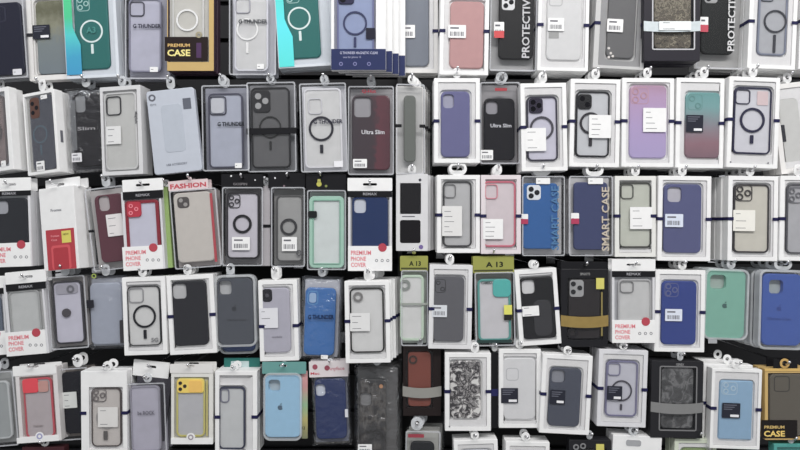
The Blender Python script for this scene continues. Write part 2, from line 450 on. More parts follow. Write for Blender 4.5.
p = Pkg('camouflage and slate case at the top left', 'camouflage and slate blue phone case in white box with dark price tag, top left', (27, 76, -18, 80), -3, .012)
p.carton(OFFW, 5, tray=(36, 70, 0, 74), traym=OFFW)
p.case((36, 70, 0, 74), m=ramp_mat([(0, (104, 116, 126)), (.45, (112, 122, 124)), (.62, (130, 130, 108)), (.78, (92, 92, 66)), (1, (128, 128, 104))], 'Z', .25, 7), r=5); p.tagblack(33, 25, 17, 14); p.strap(34, mat((40, 40, 46)))
p.done(0)

def holo(key, label, box, tilt, f, strip, case, ring, n):
    p = Pkg(key, label, box, tilt, f)
    p.carton(mat((196, 202, 210), .4, name='cool_white_card'), 3, tray=case, film_=True, traym=mat((190, 196, 204), .4, name='cool_tray'))
    p.case(case, (18, 104, 100), cam=(case[0] + 2, case[0] + 15, case[2] + 2, case[2] + 17, 'lens3', (150, 190, 186)), ring=(*ring, 11.5, 1.7, (205, 220, 218), (1.2, 11)))
    q = p.R(strip); u0, u1, v0, v1 = q
    b = p.part('foil_strip', ramp_mat([(0, (20, 140, 190)), (.22, (16, 150, 190)), (.45, (30, 190, 190)), (.62, (24, 190, 130)), (1, (40, 200, 120))] if n != 9 else [(0, (30, 210, 205)), (.5, (30, 215, 225)), (1, (30, 205, 185))], 'Z', .08, 3, .25, 'holographic_foil'),
        [(u0, v0), (u1, v0), (u1, v0 + 30), (u1 - 5, v0 + 42), (u1 - 7, v0 + 48), (u1 - 7, v1), (u0, v1)], [], (-.6, -.2), 0, label='blue to green shiny foil strip')
    return p
p = holo('teal case with green foil strip', 'teal phone case with white magnet ring beside a green foil strip, top left', (64, 117, -18, 78), -3, 0, (65, 80, -16, 75), (74, 108, -6, 69), (91, 31), 0)
p.text('A3', 91, 30, 6, (60, 140, 134)); p.done(1)

p = Pkg('frosted lilac grey case at the top left', 'frosted lilac grey phone case with dark lettering beside the teal one, top row', (125, 169, -18, 79), 0, .006)
p.clearbox(mat((150, 150, 164), .5, name='cool_grey_card'), .12)
p.case((128, 161, -2, 72), (160, 160, 176), rim=(120, 120, 140), a=.7, cam=(129, 144, 1, 16, 'outline', (90, 90, 108))); p.text(BR, 147, 26, 4, (50, 50, 64), 28, bold=.03); p.sticker((150, 158, 67, 72), (220, 220, 224), style=1); p.done(1)

p = Pkg('clear case in the yellow premium box at the top', 'yellow and black box with clear ringed phone case, PREMIUM CASE panel, top row', (167, 214, -18, 71), 0, -.006)
p.carton(mat((66, 48, 62), .4, name='dark_purple_card'), 2.5, opening=(168, 209, -12, 62), film_=True); p.part('yellow_frame', mat((186, 154, 84), .4, name='yellow_print'), rr(p.full(.2), .5, 2), [rr(p.R((168, 209, -12, 62)), .5, 2)], (-.12, -.02))
p.plate('backing_card', (169, 209, -13, 62), mat((176, 174, 168), .5, name='grey_insert'), (2.2, 3.0))
p.case((172, 204, -10, 60), (178, 177, 172), rim=(190, 190, 188), a=.5, y=.3, th=1.7, ring=(187, 20, 11, 1.7, (226, 226, 226)))
b = p.plate('front_panel', (165, 208, 37, 61), mat((34, 22, 22), .4, name='dark_brown_print'), (-.5, -.15))
p.text('CASE', 179, 53, 6.4, (236, 206, 110), 23, bold=.03, yy=-.62, parent=b); p.text('PREMIUM', 179, 45.5, 3.2, (226, 180, 90), 22, yy=-.62, parent=b)
p.discs('emblem', [(199, 35)], 3.2, (150, 140, 110), (-.8, -.55), True); p.plate('printed_figure', (196.5, 201.5, 43, 58), mat((72, 44, 84), .5, name='purple_print'), (-.62, -.52), parent=b)
p.done(1)

p = Pkg('clear case with white ring left of the second teal one', 'clear phone case with white magnet ring and dark lettering, top row', (229, 276, -18, 75), 0, .002)
p.clearbox(mat((176, 177, 186), .5, name='pale_grey_card'), .12)
p.case((234, 268, -4, 71), (186, 187, 196), rim=(196, 197, 206), a=.6, cam=(235, 250, -2, 13, 'outline', (150, 150, 160)), ring=(247, 29, 11, 1.6, (222, 222, 228), (2, 13))); p.text(BR, 253, 21.5, 4, (40, 44, 50), 29, bold=.03); p.sticker((257, 264, 64, 69), (220, 220, 224), style=1)
p.done(1, keyrear=1)

p = holo('teal case with cyan foil strip', 'teal phone case with white magnet ring beside a cyan foil strip, top row', (276, 333, -18, 67), -3.5, -.004, (277, 292, -16, 67), (284, 319, -14, 58), (299, 18), 9)
p.done(1)

p = Pkg('periwinkle case in the navy footed box', 'periwinkle phone case with navy ring in a white box with navy foot, top row', (331, 386, -18, 70), 0, -.03, th=6)
p.carton(CARD, 3, opening=(334, 376, -14, 50), depth=3.2)
p.plate('backing_card', (333, 377, -15, 51), mat((132, 134, 150), .5, name='insert_card'), (2.6, 3.15))
p.case((337, 374, -14, 66), (122, 134, 168), rim=(104, 108, 150), y=.3, th=2.0, a=.8, cam=(338, 354, -12, 4, 'plate3', (60, 60, 96)), ring=(355, 23, 12, 1.7, (70, 78, 132), (2, 12)))
b = p.plate('navy_foot_panel', (331.2, 385.8, 49, 70), mat((34, 44, 88), .4, name='navy_print'), (-.35, -.05), .3)
p.text('G THUNDER MAGNETIC CLEAR', 359, 53, 2.6, (170, 172, 200), 38, yy=-.5, parent=b); p.text('case for phone 15', 352, 57.5, 2, (140, 142, 176), 18, yy=-.5, parent=b)
p.discs('printed_icon', [(341, 64), (355, 64), (369, 64)], 2, (110, 112, 160), (-.5, -.36), True, parent=b)
p.plate('price_tag', (366, 375, 28, 39), mat((26, 26, 44), .4, name='dark_label'), (-.3, -.1)); p.keep.append(b); p.done(3, dx=6.4, jit=.3)

p = Pkg('grey blue case right of the navy footed box', 'grey blue phone case in white carton with price sticker, top row centre', (399, 438, -18, 73), 0, .037)
p.carton(OFFW, 4, tray=(404, 428, -8, 66)); p.case((403, 429, -8, 66), (112, 118, 130)); p.sticker((404, 415, 25, 38)); p.strap(31); p.done(1)

p = Pkg('rose pink case in the top row', 'rose pink phone case in white carton with price sticker, top row', (440, 489, -18, 75), 1, -.002)
p.carton(CARD, 4, tray=(450, 484, 1, 68), depth=3.2); p.case((450, 484, 1, 68), (180, 134, 134)); p.sticker((448, 466, 25, 38)); p.strap(31); p.done(2)

p = Pkg('black PROTECTIVE case in the top row centre', 'black phone case with white camera opening and PROTECTIVE lettering, top row centre', (490, 537, -18, 71), 1, .004)
p.clearbox(mat((150, 150, 152), .5, name='grey_card'), .08); p.case((499, 534, -14, 59), (34, 34, 38), cam=(502, 515, -6, 10, 'plate3', (205, 205, 208)))
p.text('PROTECTIVE', 526, 26, 7.5, (178, 178, 182), 64, rot=90, bold=.02); s_ = p.sticker((494, 504, 22, 37)); p.plate('red_stripe', (494, 504, 31, 38), mat((200, 60, 64), .5, name='red_print'), (-.5, -.42), parent=s_); p.done(1)

p = Pkg('white case with outlined tray in the top row', 'white phone case in a white carton with small price sticker, top row', (538, 589, -18, 71), 1.2, -.004)
p.carton(CARD, 3.5, tray=(547, 582, -12, 60)); p.case((547, 582, -12, 60), (196, 196, 197), cam=(549, 563, -9, 6, 'outline', (170, 170, 172))); p.sticker((548, 564, 18, 31)); p.plate('slot', (549, 559, 32, 38), mat((150, 150, 150)), (.6, .85)); p.strap(25); p.done(2)

p = Pkg('charcoal case in the grey carton of the top row', 'charcoal phone case in a pale grey carton, sticker on its left, top row', (595, 646, -18, 69), 3, .002)
p.carton(mat((180, 180, 180), .45, name='pale_card'), 4, tray=(608, 636, -12, 59), opening=(600, 642, -14, 66), traym=mat((140, 140, 142), .4, name='grey_tray')); p.case((608, 636, -13, 58), (96, 96, 98)); p.sticker((607, 623, 19, 32)); p.strap(24)
p.discs('floral_print', [(609, 48), (611, 53), (609, 57), (613, 56)], 1.3, (206, 200, 196), (.5, .85)); p.done(2)

def giftbox(key, label, box, tilt, f, win, strapy, strapc, winmat, n=1, boxc=(42, 40, 48), frame=None, strappos=None, curl=True):
    p = Pkg(key, label, box, tilt, f, th=11)
    p.carton(mat(boxc, .35, name='black_box_card'), 3, opening=win, film_=True, depth=4)
    p.plate('packed_case', (win[0] + 2, win[1] - 2, win[2] + 1, win[3] - 1), winmat, (1.5, 3.8), 4, b=.8)
    if frame: p.part('window_trim', mat(frame, .3, name='silver_trim'), rr(p.R(win), .8, 2, -1.0), [rr(p.R(win), .8, 2, .3)], (-.3, -.02))
    u, v = p.pt(p.cx, (strapy[0] + strapy[1]) / 2); hh = (strapy[1] - strapy[0]) / 2; W = p.w / 2
    bm = bmesh.new(); N = 16; vs = []
    for i in range(N + 1):
        fu = -1 + 2 * i / N; x = fu * (W + .3); y = -.35 - 1.6 * (1 - fu * fu) ** 1.5; dz = -1.6 * (1 - fu * fu)
        vs.append([bm.verts.new((x * p.s, (y + a) * p.s, (v + dz + b_) * p.s)) for a, b_ in ((0, hh), (0, -hh), (.25, -hh), (.25, hh))])
    for i in range(N):
        for k in range(4): bm.faces.new((vs[i][k], vs[i][(k + 1) % 4], vs[i + 1][(k + 1) % 4], vs[i + 1][k]))
    bm.faces.new(vs[0]); bm.faces.new(vs[-1][::-1])
    p.keep.append(link('ribbon_strap', bm, strapc, p.root))
    return p
SILV = mat((186, 196, 200), .35, .2, vary=.12, scale=120, name='silver_ribbon')
CAMO = ramp_mat([(.3, (44, 40, 36)), (.42, (96, 88, 74)), (.5, (60, 54, 48)), (.56, (134, 126, 106)), (.66, (78, 70, 62)), (.8, (170, 160, 146))], 'Z', .85, 9, .3, 'camouflage_print', 1.5)
p = giftbox('camouflage case in the black box of the top row', 'black gift box with camouflage phone case window and silver strap, top row', (644, 700, -20, 61), 0, -.012, (653, 694, -14, 49), (21, 31), SILV, CAMO, frame=(178, 178, 182))
p.sticker((658, 690, 22, 31), (214, 220, 222), y=-2.5, style=2); p.done(1)

p = Pkg('black PROTECTIVE case right of the camouflage box', 'black phone case with PROTECTIVE lettering, overlapped by the camouflage gift box, top row', (697, 746, -18, 69), 1.5, .016)
p.clearbox(mat((150, 150, 150), .5, name='grey_card'), .08); p.case((702, 735, -14, 54), (26, 30, 32), cam=(705, 718, -12, 3, 'plate3', (150, 150, 152)))
p.text('PROTECTIVE', 731.5, 20, 7, (190, 190, 192), 62, rot=90, bold=.02); s_ = p.sticker((700, 708, 17, 32)); p.plate('red_stripe', (700, 708, 25, 32), mat((190, 60, 80), .5, name='red_print'), (-.5, -.42), parent=s_); p.done(1)

p = Pkg('grey case with dark ring at the top right', 'grey clear phone case with dark magnet ring in white carton, top right', (749, 797, -18, 69), 2.5, -.002)
p.carton(CARD, 4, tray=(759, 787, -18, 55)); p.case((759, 788, -16, 55), (146, 148, 154), rim=(116, 122, 140), a=.75, cam=(761, 775, -14, 1, 'outline', (90, 96, 116)), ring=(776, 21, 11.5, 1.7, (76, 78, 88), (2, 20))); p.strap(22); p.done(2)

p = Pkg('pale package at the right end of the top row', 'white carton with pale phone case, cut by the right edge, top row', (800, 846, -18, 70), 2, .002)
p.carton(CARD, 4, tray=(806, 838, -10, 60)); p.case((806, 838, -10, 60), (170, 170, 178), cam=(808, 821, -7, 8, 'outline', (110, 110, 120))); p.strap(22); p.done(2)

# ======================================================= ROW 2
p = Pkg('brown case at the left end of the second row', 'brown clear phone case in white box, cut by the left edge, second row', (-30, 15, 89, 172), -5, .0, yaw=-16)
p.carton(CARD, 3, opening=(-27, 10, 93, 168)); p.plate('backing_card', (-28, 11, 92, 169), GREYC, (2.4, 3.1)); p.case((-24, 8, 96, 166), (112, 88, 84), rim=(96, 78, 78), y=.3, th=1.9, ring=(-8, 133, 11, 1.6, (60, 44, 44))); p.sticker((3, 9, 161, 167), style=1); p.tab(-8, 81); p.done(1)

p = Pkg('navy case with cyan ring in a white box', 'navy phone case with orange corner and cyan ring in white box, second row left', (20, 60, 91, 174), -5, -.004, yaw=-16, th=10)
p.carton(CARD, 1.5, opening=(22, 57, 94, 171)); p.plate('backing_card', (21, 58, 93, 172), mat((142, 140, 136), .5, name='warm_grey_card'), (2.5, 3.1))
p.case((27, 56, 95, 170), (30, 32, 66), y=.3, th=2, cam=(26.5, 38, 97, 118, 'plate3', (122, 82, 70)), ring=(39, 134, 9, 1.2, (38, 94, 120), (1.5, 12))); p.sticker((35, 45, 161, 171), (226, 226, 228)); p.sticker((40, 48, 95, 99), style=1)
bm = bmesh.new(); prism(bm, rr((-.3, .3, 30, 42), 0), [], 0, 3, 1)
bmesh.ops.transform(bm, matrix=Matrix.Translation(((p.w / 2 + .04) * p.s, 4 * p.s, 0)) @ Matrix.Scale(p.s, 4), verts=bm.verts); link('side_print', bm, INK, p.root)
p.tab(40, 83); p.done(1)

p = Pkg('black case in the dark bag of the second row', 'black phone case in a dark clear bag, price sticker low, second row left', (64, 106, 87, 172), -3, .006)
p.bag(mat((74, 74, 80), .5, name='dark_card'), .05, .06); p.case((72, 100, 90, 166), (38, 36, 42), y=2.4, th=2.4, cam=(73, 84, 94, 112, 'hole', (120, 122, 126)))
p.plate('curved_stripe', (70, 75, 100, 150), mat((92, 94, 98)), (2.0, 2.3)); p.text('Slim', 85, 128, 3.5, (140, 138, 142), 18, yy=2.2); p.sticker((72, 82, 153, 162), (200, 200, 204), y=-.5); p.tab(85, 80, m=TABC); p.done(1)

p = Pkg('clear case with dark camera outline', 'clear phone case with dark camera outline in pale sleeve, second row left', (99, 143, 86, 175), -2, -.002, yaw=-8)
p.carton(mat((196, 196, 198), .45, name='pale_card'), 3, opening=(102, 139, 90, 171)); p.plate('backing_card', (101, 140, 89, 172), mat((168, 168, 168), .5, name='insert_card'), (2.4, 3.1))
p.case((103, 138, 92, 170), (176, 176, 174), rim=(188, 188, 188), y=.3, th=1.9, cam=(104.5, 120.5, 96, 115, 'outline', (58, 58, 66))); p.sticker((105, 121, 126, 144), (206, 206, 206), style=3)
p.text('MagSafe', 137, 118, 2.6, (96, 96, 100), 12, rot=-90); p.tab(121, 80, m=TABC); p.done(1)

p = Pkg('plain pale blue sealed card', 'plain pale blue grey package with oval mark and small dark label, second row', (150, 198, 89, 173), -6, -.010, th=6)
p.part('sleeve_body', mat((172, 178, 190), .4, name='pale_blue_card'), rr(p.full(), 3, 4), [], (0, 6), .7, keep=True)
p.plate('case_outline', (163, 184, 104, 152), mat((164, 171, 183), .4, name='pale_blue_emboss'), (-.25, .1), 4, b=.2)
p.discs('oval_mark', [(152, 98)], 3.6, (92, 94, 104), (-.2, .0), True); p.plate('small_label', (183, 191, 98, 109), mat((88, 92, 104), .5, name='grey_label'), (-.2, -.0))
p.text('USB ACCESSORY', 177, 164, 2.2, (110, 114, 126), 21); p.text('GTI', 153, 105, 2.0, (120, 124, 134), 6); p.tab(170, 81, m=TABC); p.done(0)

p = Pkg('frosted lavender case of the second row', 'frosted lavender phone case with camera opening and dark lettering, second row', (202, 249, 85, 171), -1, -.002)
p.clearbox(mat((136, 138, 152), .5, name='cool_grey_card'), .1); p.case((208, 243, 93, 168), (146, 150, 166), rim=(98, 98, 120), a=.8, cam=(209, 226, 96, 115, 'outline', (86, 86, 104))); p.plate('camera_opening', (211, 224, 98, 113), mat((176, 178, 186)), (.4, .7), 3)
p.text(BR, 231, 124, 4, (30, 34, 40), 27, bold=.03); p.sticker((235, 242, 163, 168), style=1); p.tab(222, 79, m=TABC); p.done(1)

p = Pkg('dark smoky case with a black strap', 'dark smoky phone case crossed by a black elastic strap, second row', (247, 296, 82, 172), -1, .004)
p.clearbox(mat((120, 121, 126), .5, name='mid_grey_card'), .07); p.case((251, 290, 87, 168), (82, 82, 84), rim=(58, 58, 62), a=.85, cam=(253, 270, 90, 112, 'plate3', (66, 66, 70), (150, 150, 152)), ring=(270, 127, 11, 1.3, (60, 60, 62), (3, 12)))
p.strap(131, BLACK, 3, full=True); p.tab(270, 79, m=TABC); p.done(1)

p = Pkg('white package with a black ring', 'whitish clear phone case with bold black magnet ring, second row', (300, 347, 83, 172), -1.5, -.008)
p.clearbox(mat((186, 187, 194), .5, name='pale_grey_card'), .16); p.case((304, 342, 88, 168), (190, 191, 198), rim=(200, 200, 206), a=.6, cam=(308, 322, 98, 114, 'outline', (186, 186, 192)), ring=(321, 128.5, 12.5, 2.2, (52, 50, 66), (3.5, 12)))
p.text(BR, 328, 121.5, 4, (44, 44, 60), 29, bold=.03); p.plate('sticker_blank', (334, 343, 161, 167), mat((214, 214, 220)), (-.3, -.1)); p.tab(324, 79, m=TABC); p.done(1)

p = Pkg('maroon Ultra Slim case', 'maroon and charcoal phone case with Ultra Slim lettering and red tag, second row', (348, 394, 86, 175), 0, .0)
p.clearbox(mat((150, 148, 152), .5, name='grey_card'), .06); p.case((352, 390, 95, 170), m=ramp_mat([(0, (58, 48, 56)), (.55, (60, 46, 54)), (.62, (92, 44, 56)), (1, (70, 40, 50))], 'X', .35, 5), cam=(354, 371, 97, 117, 'hole', (142, 140, 146)))
p.text('Ultra Slim', 373, 132, 4.2, (200, 198, 204), 23, bold=.02, yy=.4); p.sticker((353, 367, 159, 168)); p.text('Q-Hut', 369, 91.5, 3.4, (170, 40, 62), 14, bold=.02); p.tab(371, 80, m=TABC); p.done(1)

p = Pkg('narrow dark green case in the centre', 'narrow olive grey phone case in a hazy sleeve by the centre gap, second row', (396, 425, 84, 174), 0, .004, yaw=6)
p.clearbox(mat((176, 176, 176), .5, name='pale_card'), .1); p.case((404, 416, 95, 162), (98, 102, 98), r=4); p.strap(126, BLACK); p.tab(412, 79); p.keep.append(p.part('card_back', OFFW, rr(p.full(.5), 1, 2), [], (8.3, 8.8))); p.done(3, dx=3.0)

def wc(key, label, box, tilt, f, case, tab=None, tray=True, strapy=None, n=2, yaw=0, m=None, wide=False, **kw):
    """white window carton with its case, strap and hanging loop"""
    p = Pkg(key, label, box, tilt, f, yaw=yaw)
    p.carton(m or CARD, 4.2, tray=case)
    p.case(case, **kw)
    if strapy: p.strap(strapy)
    if tab: p.tab(tab[0], tab[1], wide)
    p._n = n
    return p
p = wc('lavender purple case of the second row', 'lavender purple phone case in white carton, second row', (434, 480, 78, 163), 0, -.002, (441, 470, 91, 157), (457, 72), strapy=121, c=(98, 98, 142), cam=(443, 454, 94, 108, 'hole', (150, 150, 172))); p.done(2)

p = Pkg('black Ultra Slim case', 'black phone case with Ultra Slim lettering in clear sleeve, second row', (480, 520, 82, 164), 0, .012)
p.clearbox(mat((138, 136, 140), .5, name='grey_card'), .06); p.case((484, 515, 98, 160), (32, 30, 40), cam=(486, 498, 101, 114, 'hole', (136, 134, 142))); p.text('Ultra Slim', 501, 125.5, 3.6, (190, 190, 198), 21, bold=.02, yy=.4)
p.sticker((480.5, 493, 150, 160)); p.plate('red_tag', (495, 507, 88, 91), mat((160, 50, 60)), (-.3, -.1)); p.tab(502, 78, m=TABC, rs=6); p.done(1)

p = wc('lilac grey case with round ring and sticker', 'lilac grey phone case, dark rim, square sticker over its ring, second row', (521, 567, 83, 171), -1, -.008, (527, 558, 96, 161), (543, 76), strapy=127, c=(172, 170, 184), rim=(76, 74, 92), a=.8, cam=(529, 543, 98, 113, 'plate3', (64, 58, 82)), ring=(542, 128, 12, 2.2, (96, 94, 108)))
p.sticker((525, 546, 128, 151), style=3); p.done(2)
p = wc('grey case with black camera plate', 'clear grey phone case with black rim and white sticker over ring, second row', (570, 620, 79, 167), 1, -.002, (576, 610, 91, 157), (596, 73), strapy=121.5, c=(168, 170, 174), rim=(54, 54, 60), a=.8, cam=(578, 592, 94, 109, 'plate2', (52, 52, 56)), ring=(591, 123, 11, 2.2, (64, 62, 70), (2, 12)))
p.sticker((589, 611, 115, 138), style=4); p.done(2)
p = wc('pink and violet case of the second row', 'pink to violet phone case with large white sticker, second row', (622, 674, 78, 167), 0.5, -.006, (630, 667, 85, 158), (648, 72), strapy=121, m=None, c=None, cam=(631, 649, 87, 104, 'lens3', (178, 136, 150)))
for o in p.root.children:
    if o.name.startswith('phone_case'): o.data.materials[0] = ramp_mat([(0, (160, 146, 192)), (.45, (166, 144, 190)), (.8, (172, 140, 178)), (1, (164, 126, 148))], 'Z', .1, 3)
p.sticker((643, 666, 108, 132), style=4); p.done(2)
p = wc('teal to mauve gradient case', 'teal to mauve gradient phone case with dark price tag, second row', (676, 724, 78, 168), 1, .0, (686, 721, 92, 158), (705, 71), strapy=123, c=None, cam=(688, 703, 94, 110, 'lens2', (92, 140, 138)))
for o in p.root.children:
    if o.name.startswith('phone_case'): o.data.materials[0] = ramp_mat([(0, (112, 88, 100)), (.25, (136, 98, 110)), (.5, (128, 124, 134)), (.75, (104, 152, 154)), (1, (86, 146, 146))], 'Z', .12, 3)
p.tagblack(686, 115, 17, 17); p.done(3)
p = wc('clear lavender case with navy ring', 'clear lavender phone case with navy rim and navy ring, second row', (728, 779, 77, 168), 2, -.008, (734, 772, 87, 154), (754, 70), strapy=120, c=(176, 176, 194), rim=(58, 56, 92), a=.8, cam=(736, 751, 89, 104, 'outline', (66, 64, 96)), ring=(753, 120, 12.5, 2.3, (58, 56, 92), (2.5, 11)))
p.plate('peach_patch', (758, 769, 91, 105), mat((200, 178, 180)), (1.2, 1.6), 1); p.discs('screw', [(730.5, 162), (768, 163)], .8, (90, 90, 100), (-.3, -.02)); p.done(3)
p = Pkg('tilted white carton with dark square print', 'leaning white carton with grey outline and dark square print, second row right', (776, 822, 82, 172), -7, .01)
p.carton(OFFW, 5, film_=True, depth=2, tray=(781, 800, 100, 160)); p.plate('inner_card', (780, 818, 88, 168), mat((186, 186, 184)), (1.2, 1.9)); p.plate('dark_print', (778, 786, 125, 142), mat((48, 48, 56)), (.8, 1.15)); p.tab(788, 77); p.done(2)

# ======================================================= ROW 3
def premium(key, label, box, tilt, f, hd, st, lp, casekw, hook_=None, n=1, th=9, boxm=None, wm=2.5):
    """white PREMIUM PHONE COVER box: pierced header, black strip, window, white foot"""
    x0, x1, y0, y1 = box
    p = Pkg(key, label, box, tilt, f, th=th)
    p.carton(boxm or mat((196, 196, 200), .4, name='pale_card'), wm, opening=(x0 + wm, x1 - wm, st[1] - .5, lp + .5))
    p.plate('backing_card', (x0 + wm - 1, x1 - wm + 1, st[1] - 1, lp + 1), GREYC if 'bk' not in casekw else casekw.pop('bk'), (2.5, 3.15))
    p.header((x0 - .5, x1 + .3, hd[0], hd[1]), CARD, hook_ or (p.cx, (hd[0] + hd[1]) / 2), y=(-.5, .1), bw=7)
    b = p.plate('black_band', (x0, x1, st[0], st[1]), BLACK, (-.45, -.05), .2); p.text('REMAX', p.cx, (st[0] + st[1]) / 2, 2.6, (150, 150, 156), 14, yy=-.55, parent=b)
    cr = casekw.pop('rect'); cr = (cr[0], cr[1], cr[2], min(cr[3], y1 - 3)); p.case(cr, y=.3, th=2.0, **casekw)
    w = p.plate('white_foot_panel', (x0, x1, lp, y1 - .2), CARD, (-.5, -.05), .2); H = y1 - lp
    for k, t in enumerate(('PREMIUM', 'PHONE', 'COVER')):
        p.text(t, x0 + 3 + (20, 15, 15)[k] / 2, lp + H * (.27 + .24 * k), H * .17, (214, 108, 120), (20, 15, 15)[k], yy=-.6, parent=w, bold=.02)
    p.discs('red_seal', [(x1 - 9.5, lp + 1.5)], 4.3, (176, 52, 70), (-.75, -.52), parent=w, label='round red seal'); p.discs('printed_icon', [(x1 - 15.5, lp + H * .58), (x1 - 9.8, lp + H * .58), (x1 - 4.2, lp + H * .58)], 1.5, (120, 120, 126), (-.6, -.52), True, parent=w)
    return p
p = premium('black case at the left end of the third row', 'black phone case in PREMIUM PHONE COVER box at left edge, third row', (-12, 31, 191, 267), -2, -.002, (178, 191), (191, 196), 243, dict(rect=(-9, 28, 198, 272), c=(44, 46, 56), cam=(-8, 8, 201, 214, 'hole', (150, 152, 160)))); p.done(1)

p = Pkg('white box with a red panel', 'plain white box with red and yellow printed panel, third row left', (37, 79, 187, 270), -5, -.006, yaw=-14, th=13)
p.part('box_body', CARD, rr(p.full(), .5, 2), [], (0, 13), .4, keep=True)
p.header((36, 78, 178, 188), CARD, (54, 184), y=(6, 6.8), bw=5)
p.text('Fromez', 55, 210, 2.8, (120, 122, 130), 13)
r = p.plate('red_panel', (44, 78, 229, 269.5), mat((176, 44, 58), .4, name='red_print'), (-.2, .0), .3)
r2 = p.plate('printed_case', (50, 73, 245, 269.5), mat((206, 66, 76), .4, name='bright_red_print'), (-.3, -.21), 3, parent=r); p.plate('printed_case_face', (52.5, 70.5, 247.5, 269.5), mat((172, 38, 52), .4, name='dark_red_print'), (-.38, -.31), 2, parent=r)
p.plate('yellow_block', (62, 73, 230.5, 242.5), mat((206, 196, 56), .4, name='yellow_print'), (-.32, -.22), .3, parent=r); p.text('NEW', 67, 234, 2, (120, 110, 40), 7, yy=-.4, parent=r)
p.text('Premium', 54, 236, 2.2, (226, 130, 138), 10, yy=-.32, parent=r); p.text('Case', 53, 240, 2.2, (226, 130, 138), 7, yy=-.32, parent=r); p.done(1)

p = Pkg('dark maroon case with white sticker', 'dark maroon phone case with white sticker in clear sleeve, third row left', (89, 128, 187, 270), -7, .008)
p.clearbox(mat((168, 164, 164), .5, name='pale_card'), .06); p.case((97, 126, 194, 262), (92, 50, 62), cam=(98, 109, 196, 211, 'hole', (166, 158, 160))); p.sticker((107, 123, 214, 236), (206, 202, 202), style=3); p.tab(105, 179, m=TABC); p.strap(229, BLACK, 1.2, 4); p.done(1)

p = premium('red framed case in the premium box', 'red framed phone case in PREMIUM PHONE COVER box, third row', (123, 163, 191, 270), -3.5, -.006, (179, 191), (191, 199), 246, dict(rect=(126, 160, 200, 276), c=(170, 170, 186), rim=(184, 40, 64), rimw=3.2, a=.85, r=4)); 
l = p.plate('camera_cover', (127, 141, 202, 217), mat((176, 36, 58), .35, name='red_plastic'), (-.4, 1.2), 3); p.discs('lens_ring', [(131, 206), (131, 213), (136.5, 209)], 2.1, (220, 120, 134), (-.8, -.45), True, parent=l); p.done(0)

p = Pkg('lime green box edge', 'thin lime green box seen edge-on behind the red framed case, third row', (161, 170, 187, 268), -4, .010, th=8)
p.part('box_body', mat((140, 170, 92), .4, name='lime_card'), rr(p.full(), .4, 2), [], (0, 8), .3); p.plate('pale_edge', (161.4, 163.6, 189, 266), mat((200, 206, 190)), (-.15, .05), .2); p.tab(166, 183, rs=3); p.done(0)

p = Pkg('cream case under a red lettered header', 'cream phone case in clear bag under red lettered header, third row', (172, 219, 189, 268), -4.5, -.002, th=8)
p.clearbox(mat((158, 150, 150), .5, name='warm_grey_card'), .08); p.case((175, 213, 192, 262), (184, 178, 172), cam=(177, 189, 197, 208, 'plate2', (110, 104, 104), (150, 146, 144))); p.plate('red_side_strip', (212, 214.5, 193, 262), mat((176, 60, 72)), (.4, 1))
hd = p.header((168, 208, 180, 190), mat((206, 186, 188), .5, name='pink_card'), (190, 178.6), y=(.4, 1.0), bw=1.6); p.text('FASHION', 188, 185.5, 4.6, (190, 60, 74), 36, yy=.25, bold=.03); p.done(1)

def blackhead(p, rect, marks=(), hole=None):
    h = p.header(rect, BLACK, hole or (p.cx, rect[2] + 4), y=(.6, 1.2), bw=1.8)
    for x, y, r_, c in marks: p.discs('foil_mark', [(x, y)], r_, c, (.3, .58))
    return h
p = Pkg('lilac grey case with black ring under a black header', 'lilac grey phone case with small black ring and sticker, black header, third row', (222, 263, 187, 266), 0, .0)
p.clearbox(mat((116, 114, 118), .5, name='mid_grey_card'), .05); p.case((226, 259, 192, 259), (168, 165, 174), rim=(60, 58, 64), a=.85, cam=(228, 240, 194, 208, 'lens3', (74, 72, 80)), ring=(242, 224, 9.5, 2.6, (48, 46, 54)))
p.sticker((232, 250, 237, 250)); blackhead(p, (221, 263, 174, 188), [(231, 176, .9, (210, 210, 212)), (255, 180, .8, (190, 190, 194))]); p.text('GOSPIN', 240, 184, 2.4, (120, 116, 120), 14, yy=.4); p.done(1)

p = Pkg('smoky grey case with a small ring', 'smoky grey phone case with small dark ring and sticker, third row', (271, 305, 187, 267), 0, .004)
p.clearbox(mat((124, 124, 124), .5, name='mid_grey_card'), .05); p.case((276, 303, 195, 262), (136, 136, 136), rim=(106, 106, 108), a=.8, ring=(288.5, 227, 8.5, 2.4, (76, 76, 80))); p.sticker((282, 297, 237, 251)); p.discs('round_mark', [(299, 253)], 3, (84, 84, 88), (-.2, 0), True)
blackhead(p, (268, 305, 173, 188), [(275, 178, .9, (200, 200, 204)), (284, 186, 1, (120, 100, 110))]); p.done(1)

p = Pkg('white box edge left of the smoky grey case', 'pale grey box edge between two ringed phone cases, third row', (262, 270, 186, 266), 0, .010, th=14)
p.part('box_body', mat((158, 154, 158), .4, name='pale_card'), rr(p.full(), .4, 2), [], (0, 14), .3); p.strap(226, BLACK, 1.5, 3.8, full=True); p.tab(266, 181, rs=3, m=TABC); p.done(0)

